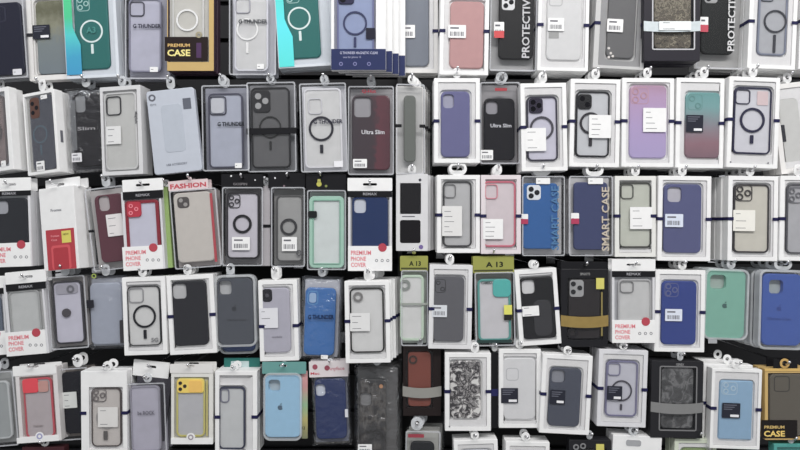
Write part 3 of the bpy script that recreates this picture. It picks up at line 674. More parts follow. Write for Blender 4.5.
p = Pkg('mint framed case', 'mint framed clear phone case with small black tag, black header, third row', (307, 346, 190, 270), 0, -.002)
p.clearbox(mat((160, 168, 166), .5, name='cool_grey_card'), .05); p.case((309, 344, 196, 268), (176, 186, 182), rim=(150, 192, 174), rimw=4, a=.85); p.part('inner_bumper', mat((118, 168, 148), .35, name='mint_bumper'), rr(p.R((309, 344, 196, 268)), 5, 5, 3.6), [rr(p.R((309, 344, 196, 268)), 5, 5, 4.6)], (.3, 2.2))
p.plate('black_tag', (308, 317, 211, 218), mat((26, 28, 30)), (-.4, -.1), 1.5); blackhead(p, (306, 346, 174, 191), [(319, 184, 2.6, (176, 172, 50)), (326, 186, 1.3, (120, 130, 60))], hole=(321, 176)); p.plate('foil_mark', (317.5, 320.5, 179, 182), mat((190, 186, 80)), (.3, .58), .8); p.done(1)

p = premium('navy case in the premium box', 'navy blue phone case in PREMIUM PHONE COVER box near centre, third row', (348, 392, 191, 271), 0, -.010, (178, 191), (191, 197), 246, dict(rect=(352, 388, 196, 272), c=(26, 48, 94), cam=(354, 366, 199, 213, 'hole', (184, 188, 200)))); p.done(0)

p = Pkg('package with two dark windows', 'white package with two dark square windows beside the centre gap, third row', (396, 428, 174, 251), 0, .004)
p.carton(mat((196, 196, 198), .45, name='pale_card'), 3, opening=(400, 421, 183, 214)); p.plate('window_panel', (400.2, 420.8, 183.2, 213.8), mat((24, 22, 26), .3, name='dark_window'), (.3, .8), 2); p.plate('window_panel', (400, 420.5, 220, 243), mat((24, 22, 26), .3, name='dark_window'), (-.2, 0), 2)
p.plate('caption_line', (402, 415, 216, 217), INK, (-.15, 0)); p.discs('purple_seal', [(421, 247)], 2.2, (110, 92, 150), (-.2, 0)); p.discs('screw', [(420, 180)], 1.4, (50, 50, 60), (-.2, 0)); p.tab(412, 169); p.done(3, dx=3.2)

p = wc('clear grey case with tall sticker', 'clear grey phone case with tall white sticker in white carton, third row', (437, 480, 175, 253), 0, -.002, (443, 472, 181, 247), (458, 168), strapy=215, wide=True, c=(158, 158, 160), rim=(84, 84, 88), a=.8, cam=(444, 456, 184, 198, 'outline', (110, 110, 112))); p.sticker((442, 462, 206, 236), (206, 205, 204), style=5); p.done(2)
p = wc('pink rimmed clear case', 'clear phone case with pink rim and white sticker, third row', (481, 521, 175, 254), 0, -.006, (483, 516, 181, 247), (498, 169), strapy=216, c=(182, 172, 176), rim=(196, 92, 114), a=.8, cam=(485, 498, 184, 199, 'outline', (204, 124, 138)), m=mat((206, 196, 200), .45, name='pinkish_card')); p.sticker((483, 503, 219, 239), style=4); p.done(2)
def smart(key, label, box, case, c, tab, st1, st2, txt, tc_, cam, f):
    p = Pkg(key, label, box, 0, f); p.clearbox(mat((176, 175, 178), .5, name='pale_card'), .08); p.case(case, c, r=4, cam=cam)
    p.text('SMART CASE', *txt, 7.5, tc_, 64, rot=90, bold=.02); p.sticker(st1, style=1); s_ = p.sticker(st2, style=1); q = (st2[0], st2[1], (st2[2] + st2[3]) / 2, st2[3]); p.plate('red_stripe', q, mat((170, 40, 80), .5, name='red_print'), (-.5, -.42), parent=s_)
    p.tab(*tab, wide=True); return p
p = smart('blue SMART CASE', 'bright blue phone case with SMART CASE lettering and white camera, third row', (522, 565, 176, 256), (523, 558, 183, 249), (34, 92, 156), (542, 169), (536, 550, 178, 184), (519, 528, 214, 224), (555, 218), (64, 112, 158), (527, 541, 185, 200, 'plate3', (206, 210, 216)), 0.002); p.done(1)
p = smart('indigo SMART CASE', 'indigo phone case with pale SMART CASE lettering, third row', (569, 613, 176, 256), (574, 608, 182, 250), (58, 66, 106), (595, 169), (588, 603, 178, 184), (571, 579, 213, 224), (605.5, 219), (180, 168, 152), None, 0.0); p.done(1)
p = wc('clear sage case with white sticker', 'clear sage grey phone case with dark rim and white sticker, third row', (615, 656, 176, 257), 0, -.004, (619, 652, 182, 248), (636, 170), strapy=216, c=(166, 168, 158), rim=(92, 94, 90), a=.8, cam=(621, 634, 184, 199, 'outline', (110, 112, 106)), m=mat((208, 208, 204), .45, name='pale_card')); p.sticker((630, 652, 207, 229), style=3); p.done(2)
p = wc('purple blue case of the third row', 'purple blue phone case with small price sticker in white carton, third row', (658, 711, 176, 261), .8, -.008, (664, 702, 184, 253), (683, 170), strapy=219, c=(82, 86, 128), cam=(668, 682, 187, 202, 'hole', (172, 170, 180))); p.sticker((665, 683, 214, 227), (196, 204, 220)); p.done(2)
p = wc('beige grey case with big lenses', 'beige grey phone case with triple lens and square sticker, third row right', (728, 778, 176, 261), 0.8, -.002, (734, 770, 184, 253), (751, 170), strapy=219, c=(172, 168, 158), rim=(76, 72, 76), a=.85, cam=(736, 753, 185, 201, 'lens3', (92, 88, 88))); p.sticker((733, 755, 210, 231), (216, 214, 206), style=3); p.done(3, dx=-1.2)
p = wc('grey case at the right end of the third row', 'grey phone case in white carton, cut by the right edge, third row', (780, 826, 176, 261), 1, -.006, (787, 820, 184, 254), (799, 169), strapy=219, c=(148, 148, 152), rim=(104, 104, 112), a=.85, cam=(789, 803, 187, 203, 'lens3', (110, 110, 116))); p.done(2)

# ======================================================= ROW 4
p = premium('foot of the box at the left edge', 'PREMIUM PHONE COVER box mostly beyond the left edge, fourth row', (-36, 6, 289, 356), -4, .008, (277, 289), (289, 295), 332, dict(rect=(-32, 2, 297, 360), c=(90, 100, 116))); p.done(0)
p = premium('grey clear case in the premium box at the left', 'clear grey phone case in PREMIUM PHONE COVER box, fourth row left', (6, 46, 282, 355), -5, -.004, (271, 283), (283, 290), 331, dict(rect=(10, 41, 290, 360), c=(172, 173, 173), rim=(150, 152, 152), a=.6, bk=mat((172, 172, 172)))); p.done(1)

p = Pkg('silvery lilac case with a dark badge', 'silvery lilac phone case with dark round badge, fourth row left', (49, 87, 276, 349), -4, .006)
p.clearbox(mat((138, 134, 134), .5, name='warm_grey_card'), .07); p.case((53, 83, 281, 344), (164, 162, 176), rim=(78, 76, 84), a=.9); p.discs('camera_lens', [(70, 289)], 3.8, (104, 104, 112), (.2, .9), True); p.discs('round_badge', [(66, 313)], 4.4, (74, 70, 76), (.2, 1.2)); p.plate('camera_bar', (55, 77, 284, 294), mat((150, 148, 160)), (.95, 1.6), 3); p.tab(64, 268, m=TABC); p.done(2)

p = Pkg('frosted blue grey case with dark tag', 'frosted blue grey phone case with small dark tag in bag, fourth row left', (86, 126, 276, 350), -2, .012)
p.bag(mat((150, 154, 166), .5, name='cool_grey_card'), .1, .09); p.case((89, 121, 283, 345), (150, 156, 172), y=2.4, th=2.2); p.plate('dark_tag', (86, 94, 300, 308), mat((36, 36, 44)), (-.6, -.3), 1); p.plate('dark_tag', (120, 125, 320, 343), mat((60, 58, 62)), (-.4, -.1), 1)
p.discs('green_seal', [(94, 276)], 2.4, (150, 170, 60), (-.4, -.1), True); p.tab(105, 269, m=TABC); p.done(1)

p = wc('clear case with dark rim and black ring', 'clear phone case with dark outline, black ring in white carton, fourth row', (123, 166, 277, 355), -2, -.006, (127, 160, 286, 346), (142, 271), c=(206, 206, 207), rim=(60, 60, 66), rimw=1.0, a=.7, cam=(128, 143, 288, 303, 'outline', (140, 140, 144)), ring=(144, 316.5, 11.5, 2.0, (38, 38, 48), (2, 11)))
p.text('5G', 154.5, 340, 4, (120, 120, 124), 7, yy=.5, bold=.03); p.done(1)
p = wc('black case of the fourth row left', 'black phone case with grey camera opening in white carton, fourth row left', (168, 215, 275, 354), -3, -.002, (172, 207, 281, 346), (187, 269), strapy=315.5, c=(56, 56, 64), cam=(172, 186, 284, 299, 'hole', (176, 176, 178))); p.done(2)

def silicone(key, label, box, case, c, tilt, f, cam, logo, lc, tab, hz=.1, txt=None, shellm=None, wide=False):
    """soft case in a moulded clear shell"""
    p = Pkg(key, label, box, tilt, f, th=9)
    sm = shellm or clear((206, 210, 214), .45, .15, 'moulded_shell')
    bm = bmesh.new(); s = p.s
    prism(bm, rr(p.full(), 7), [rr(p.full(), 7, 5, 2.2)], 0, p.th, s, .5)
    p.keep.append(link('moulded_shell', bm, sm, p.root))
    p.keep.append(p.part('shell_front', film(.09, .1, .2, haze=hz), rr(p.full(), 6.5, 5, 2.3), [], (.1, .4)))
    p.case(case, c, cam=cam, r=6.5, y=1.4, th=5, logo=None)
    if logo:
        b = [o for o in p.root.children if o.name.startswith('phone_case')][0]
        u, v = p.pt(*logo); R_ = 2.6; bm = bmesh.new(); pts = []
        for i in range(28):
            t = 2 * math.pi * i / 28; rad = R_ * (1 - .16 * max(0, math.sin(t)) ** 8 - .1 * max(0, -math.sin(t)) ** 10); x_, z_ = u + rad * math.cos(t), v + rad * math.sin(t)
            dd = math.hypot(x_ - (u + R_ * 1.15), z_ - (v + R_ * .1))
            if dd < R_ * .55: x_ -= (R_ * .55 - dd)
            pts.append((x_, z_))
        prism(bm, pts, [], 1.2, 1.6, s); prism(bm, [(u, v + R_ * 1.05), (u + R_ * .5, v + R_ * 1.2), (u + R_ * .6, v + R_ * 1.7), (u + R_ * .1, v + R_ * 1.5)], [], 1.2, 1.6, s)
        link('logo', bm, mat(lc, .3, name='logo_print'), b)
    if txt:
        for x, y, t, w, h in txt: p.text(t, x, y, h, lc, w, yy=1.25)
    p.tab(*tab, wide=wide, m=TABC)
    return p
p = silicone('slate soft case in a clear shell', 'slate grey soft phone case in clear shell over a blue one, fourth row', (215, 256, 275, 347), (217, 253, 278, 345), (70, 74, 84), -1.5, .0, (218, 231, 281, 295, 'hole', (176, 178, 180)), (234, 309), (50, 52, 60), (230, 268), txt=[(236, 320, 'Silicone Case', 19, 2.4)]); p.done(0)
p = silicone('blue soft case below the slate one', 'blue soft phone case, only its lower edge below the slate one, fourth row', (218, 257, 282, 354), (220, 255, 284, 352), (44, 66, 118), -1.5, .024, None, None, (0, 0, 0), (230, 268)); p.pegs = []; p.done(0)
p = wc('pale lilac case with black camera', 'pale lilac grey phone case with black camera plate and sticker, fourth row', (259, 298, 280, 361), -1.5, -.004, (261, 290, 288, 353), (275, 271), strapy=326, c=(166, 164, 178), cam=(262, 272, 289, 302, 'plate', (54, 52, 60), (90, 88, 96))); p.sticker((259.5, 278, 308, 328), (204, 204, 210), style=3); p.text('mobile', 277, 337, 2, (130, 128, 140), 10, yy=.6); p.done(1)
p = Pkg('vivid blue case in a clear bag', 'vivid blue phone case with dark lettering in a clear bag, fourth row', (300, 341, 277, 361), 2, .004)
p.bag(mat((160, 162, 172), .5, name='cool_grey_card'), .1, .1); p.case((304, 335, 288, 356), (38, 98, 164), y=2.2, th=2.4, cam=(307, 318, 291, 305, 'outline', (70, 130, 180))); p.plate('camera_opening', (309, 316, 293, 303), mat((130, 160, 196)), (1.7, 2.1), 2.5); p.text(BR, 321, 317, 4.2, (14, 26, 60), 26, yy=-.3, rot=2, bold=.03); p.sticker((321, 328, 355, 359), style=1); p.tab(322, 271, m=TABC); p.done(1)
p = wc('outlined clear case in the thick white stack', 'clear phone case with dark outline and round camera in white carton stack, fourth row centre', (345, 390, 281, 363), -1, -.030, (350, 384, 288, 353), (368, 272), strapy=321, c=(184, 183, 182), rim=(52, 50, 50), rimw=1.4, a=.75); p.discs('camera_ring', [(358, 297)], 5, (120, 118, 118), (.4, 1.2), True); p.sticker((350, 370, 313, 331), (206, 206, 206), style=3); p.done(4, dx=2.6)

# right half
YEL = mat((142, 144, 52), .4, name='yellow_green_card')
def yhead(p, rect, hole, txt='A 13'):
    h = p.header(rect, YEL, hole, y=(.3, .9), bw=1.8)
    cx = (rect[0] + rect[1]) / 2; cy = (rect[2] + rect[3]) / 2
    p.text(txt, cx + 1, cy, (rect[3] - rect[2]) * .30, (34, 36, 26), (rect[1] - rect[0]) * .42, yy=.18, bold=.03)
    p.plate('header_stripe', (rect[0] + 1, rect[1] - 1, rect[3] - 3.4, rect[3] - 1.6), mat((70, 72, 34)), (.15, .28), .3); return h
p = Pkg('pale green clear case by the centre gap', 'pale green clear phone case under yellow header beside the centre gap, fourth row', (401, 428, 270, 346), 0, .006)
p.clearbox(mat((170, 178, 170), .5, name='pale_green_card'), .08); p.case((400, 424, 275, 341), (186, 200, 184), rim=(176, 196, 176), rimw=2.5, a=.8); p.discs('camera_ring', [(405, 285)], 5.5, (130, 136, 132), (.3, .9), True); p.strap(304, mat((140, 146, 140)), 1, full=True); yhead(p, (400, 428, 256, 271), (414, 252.5)); p.done(1)
p = wc('dark grey case with small price sticker', 'dark grey phone case with small price sticker in white carton, fourth row', (429, 472, 265, 349), 1, -.004, (433, 464, 276, 342), (450, 259), strapy=309, c=(92, 92, 98), cam=(435, 446, 279, 293, 'lens2', (80, 80, 86)), m=mat((204, 204, 206), .45, name='pale_card')); p.sticker((432, 447, 305, 317), (196, 200, 206)); p.done(2)
p = Pkg('turquoise framed case with sliding camera cover', 'clear phone case with turquoise frame under a yellow header, fourth row', (475, 515, 272, 346), -1, .0)
p.clearbox(mat((146, 146, 144), .5, name='grey_card'), .05); p.case((478, 511, 279, 341), (172, 170, 174), rim=(74, 146, 140), rimw=2.2, a=.85); p.plate('camera_cover', (493, 511, 279.5, 297), mat((58, 170, 164), .35, name='turquoise_plastic'), (.2, 1.6), 4, b=.4); p.plate('dark_bumper_edge', (477, 512, 340, 343), mat((34, 62, 60)), (.4, 2), 1); p.text('CAMERA', 487, 283, 2.4, (40, 60, 62), 11, yy=.9)
t = p.plate('yellow_tag', (504, 512, 305, 320), mat((206, 204, 60), .4, name='yellow_label'), (-.4, -.1), .3); p.plate('tag_black_end', (504, 512, 314.5, 320), mat((36, 36, 34)), (-.5, -.42), .2, parent=t); yhead(p, (473, 514, 256, 273), (493, 252.5)); p.done(1)
p = wc('black rugged case with long sticker', 'black rugged phone case with white camera opening and long sticker, fourth row', (517, 559, 269, 345), -4, -.004, (521, 556, 277, 339), (535, 265), strapy=309.5, c=(42, 42, 46), cam=(522, 535, 280, 294, 'hole', (198, 198, 200)))
p.plate('ridge', (534, 552, 300, 336), mat((56, 56, 60)), (.6, 1.2), 6, b=.3); p.sticker((522, 539, 306, 316), style=2, y=-.5); p.done(1)
p = giftbox('black box with silver lens and gold band', 'black phone case box with silver lenses, yellow label and gold band, fourth row', (561, 608, 269, 347), 0, .0, (567, 603, 278, 340), (315, 326), mat((150, 124, 56), .35, .3, vary=.2, name='gold_band'), mat((44, 40, 42), .35, name='dark_case'), boxc=(30, 30, 34))
c_ = p.plate('camera_plate', (570, 584, 280, 297), mat((150, 150, 152), .3, name='silver_plastic'), (.8, 1.6), 3, b=.2); p.discs('camera_lens', [(573.5, 284), (573.5, 292), (580, 288)], 2.5, (40, 40, 44), (.4, .75), parent=c_)
p.plate('yellow_label', (596, 604, 278, 289), mat((196, 188, 70), .4, name='yellow_label'), (-.6, -.2), .3); p.text('SPIGOTS', 585, 274, 2.4, (140, 140, 140), 10, yy=-.2); p.plate('gold_edge', (601, 602.6, 292, 336), mat((130, 116, 60)), (-.3, -.03), .2); p.discs('round_mark', [(573, 333)], 5.5, (30, 28, 32), (.6, 1.2), True); p.header((561, 608, 262, 270), BLACK, (585, 265.5), bw=1.8); p.done(1)
p = premium('clear case in the premium box right of the black one', 'clear phone case in PREMIUM PHONE COVER box with wide header, fourth row right', (612, 655, 271, 343), 0, -.008, (259, 271), (271, 277), 320, dict(rect=(618, 652, 279, 350), c=(178, 178, 178), rim=(160, 160, 162), a=.6, cam=(620, 634, 281, 293, 'outline', (120, 120, 122)))); p.done(1)
p = wc('royal blue case in the fourth row', 'royal blue phone case with price sticker in white carton, fourth row', (655, 705, 270, 352), 1, -.002, (662, 697, 281, 345), (683, 264), strapy=312, c=(48, 66, 136), cam=(665, 679, 283, 297, 'lens3', (96, 100, 140))); p.sticker((665, 682, 309, 321), (200, 206, 224)); p.done(2)
p = silicone('mint soft case', 'mint green soft phone case with camera opening in clear shell, fourth row right', (704, 749, 269, 340), (706, 746, 270, 339), (110, 168, 150), 2, .0, (711, 727, 275, 289, 'hole', (150, 164, 158)), (725.5, 306), (60, 96, 92), (732, 263)); p.done(2)
p = silicone('cobalt blue soft case at the right edge', 'cobalt blue soft phone case in clear shell by the right edge, fourth row', (759, 806, 270, 350), (763, 803, 274, 346), (50, 84, 164), 1.5, -.002, (770, 784, 280, 294, 'hole', (150, 160, 160)), (780, 309), (40, 66, 140), (784, 264), txt=[(780, 319, 'Silicone Case', 24, 3)], wide=True); p.done(3, dx=-1.5)

# ======================================================= ROW 5
p = Pkg('grey clear case at the left end of the fifth row', 'grey clear phone case in sleeve, cut by the left edge, fifth row', (-26, 16, 372, 447), -5, -.004)
p.clearbox(mat((150, 152, 152), .5, name='grey_card'), .1); p.case((-22, 10, 382, 440), (138, 142, 144), rim=(176, 180, 182), a=.8); p.tab(-4, 365, m=TABC); p.done(1)
p = Pkg('red framed clear case with red camera cover', 'clear phone case with red frame and red camera cover, white box, fifth row', (17, 59, 368, 442), -4, -.004)
p.carton(mat((202, 198, 198), .4, name='pale_card'), 4, opening=(21, 55, 376, 436)); p.plate('backing_card', (20, 56, 375, 437), mat((164, 146, 142)), (2.5, 3.15)); p.case((24, 53, 378, 438), (160, 150, 154), rim=(186, 66, 80), rimw=1.6, a=.8, y=.3, th=2); p.plate('camera_cover', (22.5, 38, 379, 393), mat((216, 52, 68), .35, name='red_plastic'), (-.3, 1), 2.5, b=.3); p.plate('camera_area', (38, 48, 381, 392), mat((190, 140, 132)), (.1, .6), 2)
p.header((13, 56, 365, 375), CARD, (33, 366.5), y=(-.5, .1), bw=6); p.plate('white_foot_panel', (17, 59, 436.5, 442), CARD, (-.5, -.05), .2); p.discs('round_badge', [(40, 436)], 3, (150, 150, 190), (-.9, -.52), True); p.discs('badge_disc', [(40, 436)], 4.4, (222, 222, 228), (-.7, -.52)); p.text('Pretty case', 38, 426, 2, (140, 130, 130), 9, yy=.2); p.done(1)
p = Pkg('black case partly behind the white carton', 'black phone case with pale sticker, half covered by a white carton, fifth row', (56, 90, 368, 440), -4, .012)
p.clearbox(mat((124, 116, 112), .5, name='warm_grey_card'), .06); p.case((62, 86, 372, 434), (34, 34, 46)); p.sticker((63, 77, 392, 408), (196, 198, 196), style=3); p.tab(77, 360, rs=5); p.done(1)
p = Pkg('clear case with square sticker in the tall white carton', 'clear phone case with square sticker in tall white carton, fifth row left', (81, 127, 371, 459), -.5, -.010)
p.carton(CARD, 4, opening=(89, 123, 387, 449)); p.plate('backing_card', (88, 124, 386, 450), TRAY, (2.5, 3.15)); p.case((91, 121, 388, 447), (172, 166, 162), rim=(100, 88, 88), rimw=1.2, a=.8, y=.4, th=2, cam=(92, 106, 389, 402, 'lens3', (116, 110, 110)), ring=(107, 418, 11, 1.8, (140, 136, 136)))
p.plate('dark_tag', (103.5, 107.5, 431, 440), mat((86, 84, 84)), (0, .3), .5); p.sticker((98, 118, 407, 427), (204, 202, 200), style=2); p.strap(413); p.tab(107, 367, rs=5); p.done(1)
p = Pkg('white header card over the frosted package', 'small white header card hanging above the frosted lavender package, fifth row', (133, 169, 361, 377), 6, .012, th=4, cat='phone case package')
p.part('header_card', CARD, rr(p.full(), .5, 2), [rr((-5, 5, 9, 11.5), 1.1, 3)], (0, 1.2), .1); p.plate('sleeve_body', (134, 168, 376, 440), mat((64, 62, 70), .4, name='dark_sleeve'), (.3, 3), 1); p.pegs.append((151, 366.8)); p.done(0)
p = Pkg('frosted lavender case of the fifth row', 'frosted lavender phone case with dark lettering, fifth row left', (127, 166, 383, 455), -2, -.004)
p.clearbox(mat((140, 138, 150), .5, name='cool_grey_card'), .1); p.case((130, 160, 386, 452), (156, 154, 168), rim=(140, 138, 152), a=.8); p.text('be ROCK', 146, 413, 4, (104, 102, 114), 17, yy=.2, bold=.02); p.tab(147, 378, m=TABC, peg=True); p.done(1)
p = Pkg('yellow framed case with yellow camera cover', 'clear phone case with yellow frame and camera cover, white box, fifth row', (171, 213, 372, 444), 0, -.004)
p.carton(mat((206, 205, 200), .4, name='pale_card'), 4, opening=(174, 209, 377, 438)); p.plate('backing_card', (173, 210, 376, 439), mat((168, 166, 160)), (2.5, 3.15)); p.case((176, 205, 378, 437), (160, 160, 164), rim=(186, 178, 90), rimw=1.8, a=.85, y=.3, th=2); cc = p.plate('camera_cover', (177, 204, 379, 393), mat((222, 190, 62), .35, name='yellow_plastic'), (-.4, 1), 3, b=.3); p.plate('orange_slider', (189, 202, 380.5, 392), mat((232, 176, 60), .35, name='orange_plastic'), (-.8, -.42), 2, parent=cc)
p.discs('camera_lens', [(180.5, 383), (180.5, 389), (185, 386)], 1.8, (50, 44, 44), (-.8, -.42), parent=cc); p.header((170, 213, 364, 373), OFFW, (190, 366), y=(-.5, .1), bw=5); p.plate('yellow_side_line', (206.5, 207.6, 380, 436), mat((190, 178, 80)), (-.3, -.03)); p.plate('white_foot_panel', (171, 213, 438, 444), CARD, (-.5, -.05), .2)
p.discs('badge_disc', [(191, 437)], 4.4, (222, 220, 222), (-.7, -.52)); p.discs('round_badge', [(191, 437)], 2.8, (150, 140, 150), (-.9, -.72), True); p.done(1)
p = wc('clear case with slate rim in the fifth row', 'clear phone case with slate blue rim in white carton, fifth row left', (215, 257, 371, 455), 0, -.008, (218, 245, 387, 450), (234, 368), strapy=417, c=(168, 170, 172), rim=(78, 80, 108), rimw=1.8, a=.85, cam=(220, 229, 389, 403, 'outline', (112, 112, 130))); p.done(2)
p = Pkg('teal lettered header behind', 'teal header card with dark hole above a white carton, fifth row', (224, 260, 358, 374), 0, .030, th=3)
p.part('header_card', mat((26, 112, 104), .4, name='teal_card'), rr(p.full(), .5, 2), [rr((-4, 4, 8, 11), 1.2, 3)], (0, 1.2), .1); p.plate('pale_label', (231, 249, 361, 369), mat((176, 196, 196)), (-.3, -.05)); p.plate('sleeve_body', (225, 259, 373, 430), mat((120, 126, 128)), (.3, 2)); p.done(0)

p = silicone('baby blue soft case', 'baby blue soft phone case in clear shell, fifth row', (263, 302, 373, 441), (264, 301, 375, 438), (138, 184, 214), 0, -.004, (268, 280, 380, 392, 'hole', (160, 172, 178)), (280, 408), (72, 96, 116), (284, 366)); p.text('12', 303.5, 428, 3, (30, 30, 30), 3, yy=.2)
p.plate('colour_chart', (301, 307, 372, 440), ramp_mat([(0, (100, 110, 90)), (.3, (170, 160, 90)), (.5, (130, 170, 130)), (.75, (190, 130, 130)), (1, (206, 150, 150))], 'Z', .1, 4), (4, 5)); p.header((262, 306, 362, 374), mat((88, 146, 142), .4, name='aqua_card'), (283, 366), bw=4); p.pegs.pop(); p.done(0)
p = Pkg('navy case under a pink lettered header', 'navy phone case in bag under white header with pink lettering, fifth row', (311, 350, 375, 447), -2, -.002)
p.bag(mat((100, 104, 120), .5, name='slate_card'), .05, .08); p.case((315, 346, 379, 440), (34, 48, 92), y=2.2, th=2.4, cam=(315, 325, 385, 397, 'hole', (176, 182, 196))); p.plate('side_label', (345, 348, 409, 417), mat((196, 198, 206)), (-.6, -.3), .3)
hd = p.header((309, 348, 361, 377), mat((202, 194, 196), .5, name='pink_card'), (330, 359), y=(.3, .9), bw=.1); p.discs('pink_figure', [(315, 367), (327, 368)], 2.6, (150, 66, 84), (0, .28)); p.text('Anyface', 336, 369, 3.4, (186, 120, 132), 17, yy=.2, bold=.02); p.text('Mac', 315, 373.5, 2.6, (190, 60, 80), 9, yy=.2); p.tab(330, 362, m=TABC, rs=3); p.pegs.pop(0); p.done(1)
p = Pkg('dark patterned case in the crinkled bag', 'dark patterned phone case in a crinkled clear bag, fifth row centre', (354, 400, 366, 470), 0, .004, th=11)
p.bag(mat((84, 83, 84), .5, name='dark_card'), .05, .16, amp=1.6); p.case((359, 386, 380, 455), m=ramp_mat([(.3, (26, 25, 27)), (.45, (40, 38, 40)), (.55, (80, 76, 74)), (.62, (34, 32, 34))], 'Z', .8, 3, name='dark_pattern'), y=3, th=2.4, cam=(360, 371, 394, 407, 'hole', (112, 112, 114))); p.sticker((358, 372, 444, 453), y=-.6); p.discs('orange_mark', [(381, 387)], 2, (170, 120, 80), (2, 2.9)); p.tab(377, 361, m=TABC); p.done(2, dx=1.5)

p = giftbox('terracotta case in a black box by the centre gap', 'terracotta phone case in black box with silver strap, fifth row centre', (403, 441, 346, 416), 0, .014, (406, 433, 351, 408), (386, 396), mat((150, 148, 142), .3, .4, name='dull_silver'), mat((122, 62, 50), .4, name='terracotta_plastic'), boxc=(34, 26, 26))
p.discs('camera_ring', [(413, 360)], 4.5, (66, 52, 48), (.8, 1.4), True); p.tab(420, 341, m=TABC, rs=3); p.done(1)
p = wc('black and white marble case', 'black and white marbled phone case in white carton, fifth row', (445, 491, 353, 431), 0, -.006, (450, 481, 361, 419), (475, 347), strapy=391.5, c=None)
for o in p.root.children:
    if o.name.startswith('phone_case'): o.data.materials[0] = ramp_mat([(.36, (200, 198, 196)), (.42, (120, 116, 118)), (.46, (50, 48, 52)), (.5, (34, 32, 36)), (.54, (160, 156, 156)), (.58, (60, 58, 62)), (.64, (206, 204, 202))], 'X', .88, 5, name='marble_print', dist=.9)
p.discs('corner_mark', [(449.5, 426.5)], .8, (120, 120, 124), (-.2, -.02)); p.done(1)
p = wc('white case with dark blue tag', 'white phone case with small camera outline and dark tag, fifth row', (499, 541, 349, 428), 0, .002, (503, 536, 358, 420), (520, 344), c=(200, 200, 202), cam=(506, 519, 368, 381, 'outline', (176, 176, 180))); p.tagblack(501, 388, 17, 15); p.done(1)
p = Pkg('black box edge left of the white case', 'narrow glossy black box edge between two white cartons, fifth row', (491.5, 498.5, 352, 428), 0, .012, th=14)
p.part('box_body', BLACK, rr(p.full(), 1.5, 3), [], (0, 14), .5); p.plate('navy_band', (491, 499, 389, 396), mat((36, 38, 90)), (-.3, -.02)); p.tab(495, 346, rs=3); p.done(1)
p = wc('slate case in the tilted carton', 'slate grey phone case with dark tag in tilted white carton, fifth row', (541, 591, 355, 434), 3, -.010, (549, 581, 368, 427), (568, 351), strapy=395, c=(74, 78, 92), cam=(552, 565, 370, 383, 'hole', (128, 130, 140))); p.tagblack(550, 390, 15, 14); p.done(2)
p = wc('clear case with lilac rim and dark tag', 'clear phone case with lilac rim and ring, dark tag, fifth row', (598, 647, 350, 427), 2, -.004, (606, 638, 361, 417), (624, 347), strapy=389, c=(166, 166, 176), rim=(112, 110, 140), a=.8, cam=(608, 621, 363, 376, 'outline', (120, 118, 146)), ring=(622, 391, 10.5, 1.4, (96, 94, 108), (3, 9)), m=mat((200, 200, 204), .45, name='pale_card')); p.tagblack(607, 386, 15, 14); p.done(2)
MARB = ramp_mat([(.3, (48, 48, 50)), (.5, (76, 76, 78)), (.6, (112, 112, 114)), (.7, (60, 60, 62))], 'Z', .9, 4, name='smoky_marble', dist=1.2)
p = giftbox('smoky marbled case in a black box', 'black box with smoky marbled phone case and dull silver strap, fifth row right', (651, 703, 361, 438), 1, -.004, (660, 696, 367, 430), (402, 412), mat((134, 134, 134), .3, .4, name='dull_silver'), MARB, boxc=(36, 36, 40), frame=(112, 112, 114))
p.text('GENEX', 680, 364.5, 2.4, (140, 140, 142), 8, yy=-.2); p.tab(681, 355, rs=3, m=TABC); p.done(1)
p = Pkg('pale blue case with big dark tag', 'pale blue phone case with dark tag in white carton stack, fifth row right', (711, 761, 369, 449), 2, -.008)
p.carton(CARD, 3, tray=(720, 753, 381, 440)); p.case((720, 753, 381, 440), (128, 164, 194), r=1.5, cam=(722, 738, 382, 395, 'lens3', (160, 184, 200))); p.tagblack(722, 403, 18, 15); p.strap(409); p.tab(737, 364); p.done(2, dx=-3.5, dz=2.4)
p = Pkg('yellow box with dark case at the right edge', 'yellow and black box with dark phone case and PREMIUM CASE lettering, right edge', (765, 812, 369, 440), 0, -.004)
p.carton(mat((190, 156, 84), .4, name='yellow_card'), 2.5, opening=(768, 809, 373, 437)); p.plate('backing_card', (767, 810, 372, 438), mat((60, 52, 46)), (2.5, 3.15)); p.case((770, 804, 374, 436), (92, 86, 76), y=.3, th=2, cam=(774, 790, 376, 392, 'outline', (80, 76, 70)))
b = p.plate('front_panel', (761, 797, 420, 438), mat((28, 24, 24), .4, name='dark_brown_print'), (-.5, -.15)); p.text('CASE', 774, 433.5, 5.6, (226, 190, 80), 21, yy=-.62, parent=b, bold=.03); p.text('PREMIUM', 774, 427, 3, (210, 176, 90), 20, yy=-.62, parent=b)
p.header((774, 798, 360, 370), BLACK, (785, 363.5), bw=4); p.discs('gold_ring', [(785, 363.5)], 5, (190, 150, 70), (.3, .58), True); p.plate('gold_edge', (764.5, 812, 368.4, 371), mat((206, 166, 76), .4, name='gold_print'), (-.5, -.1), .3); p.done(1)

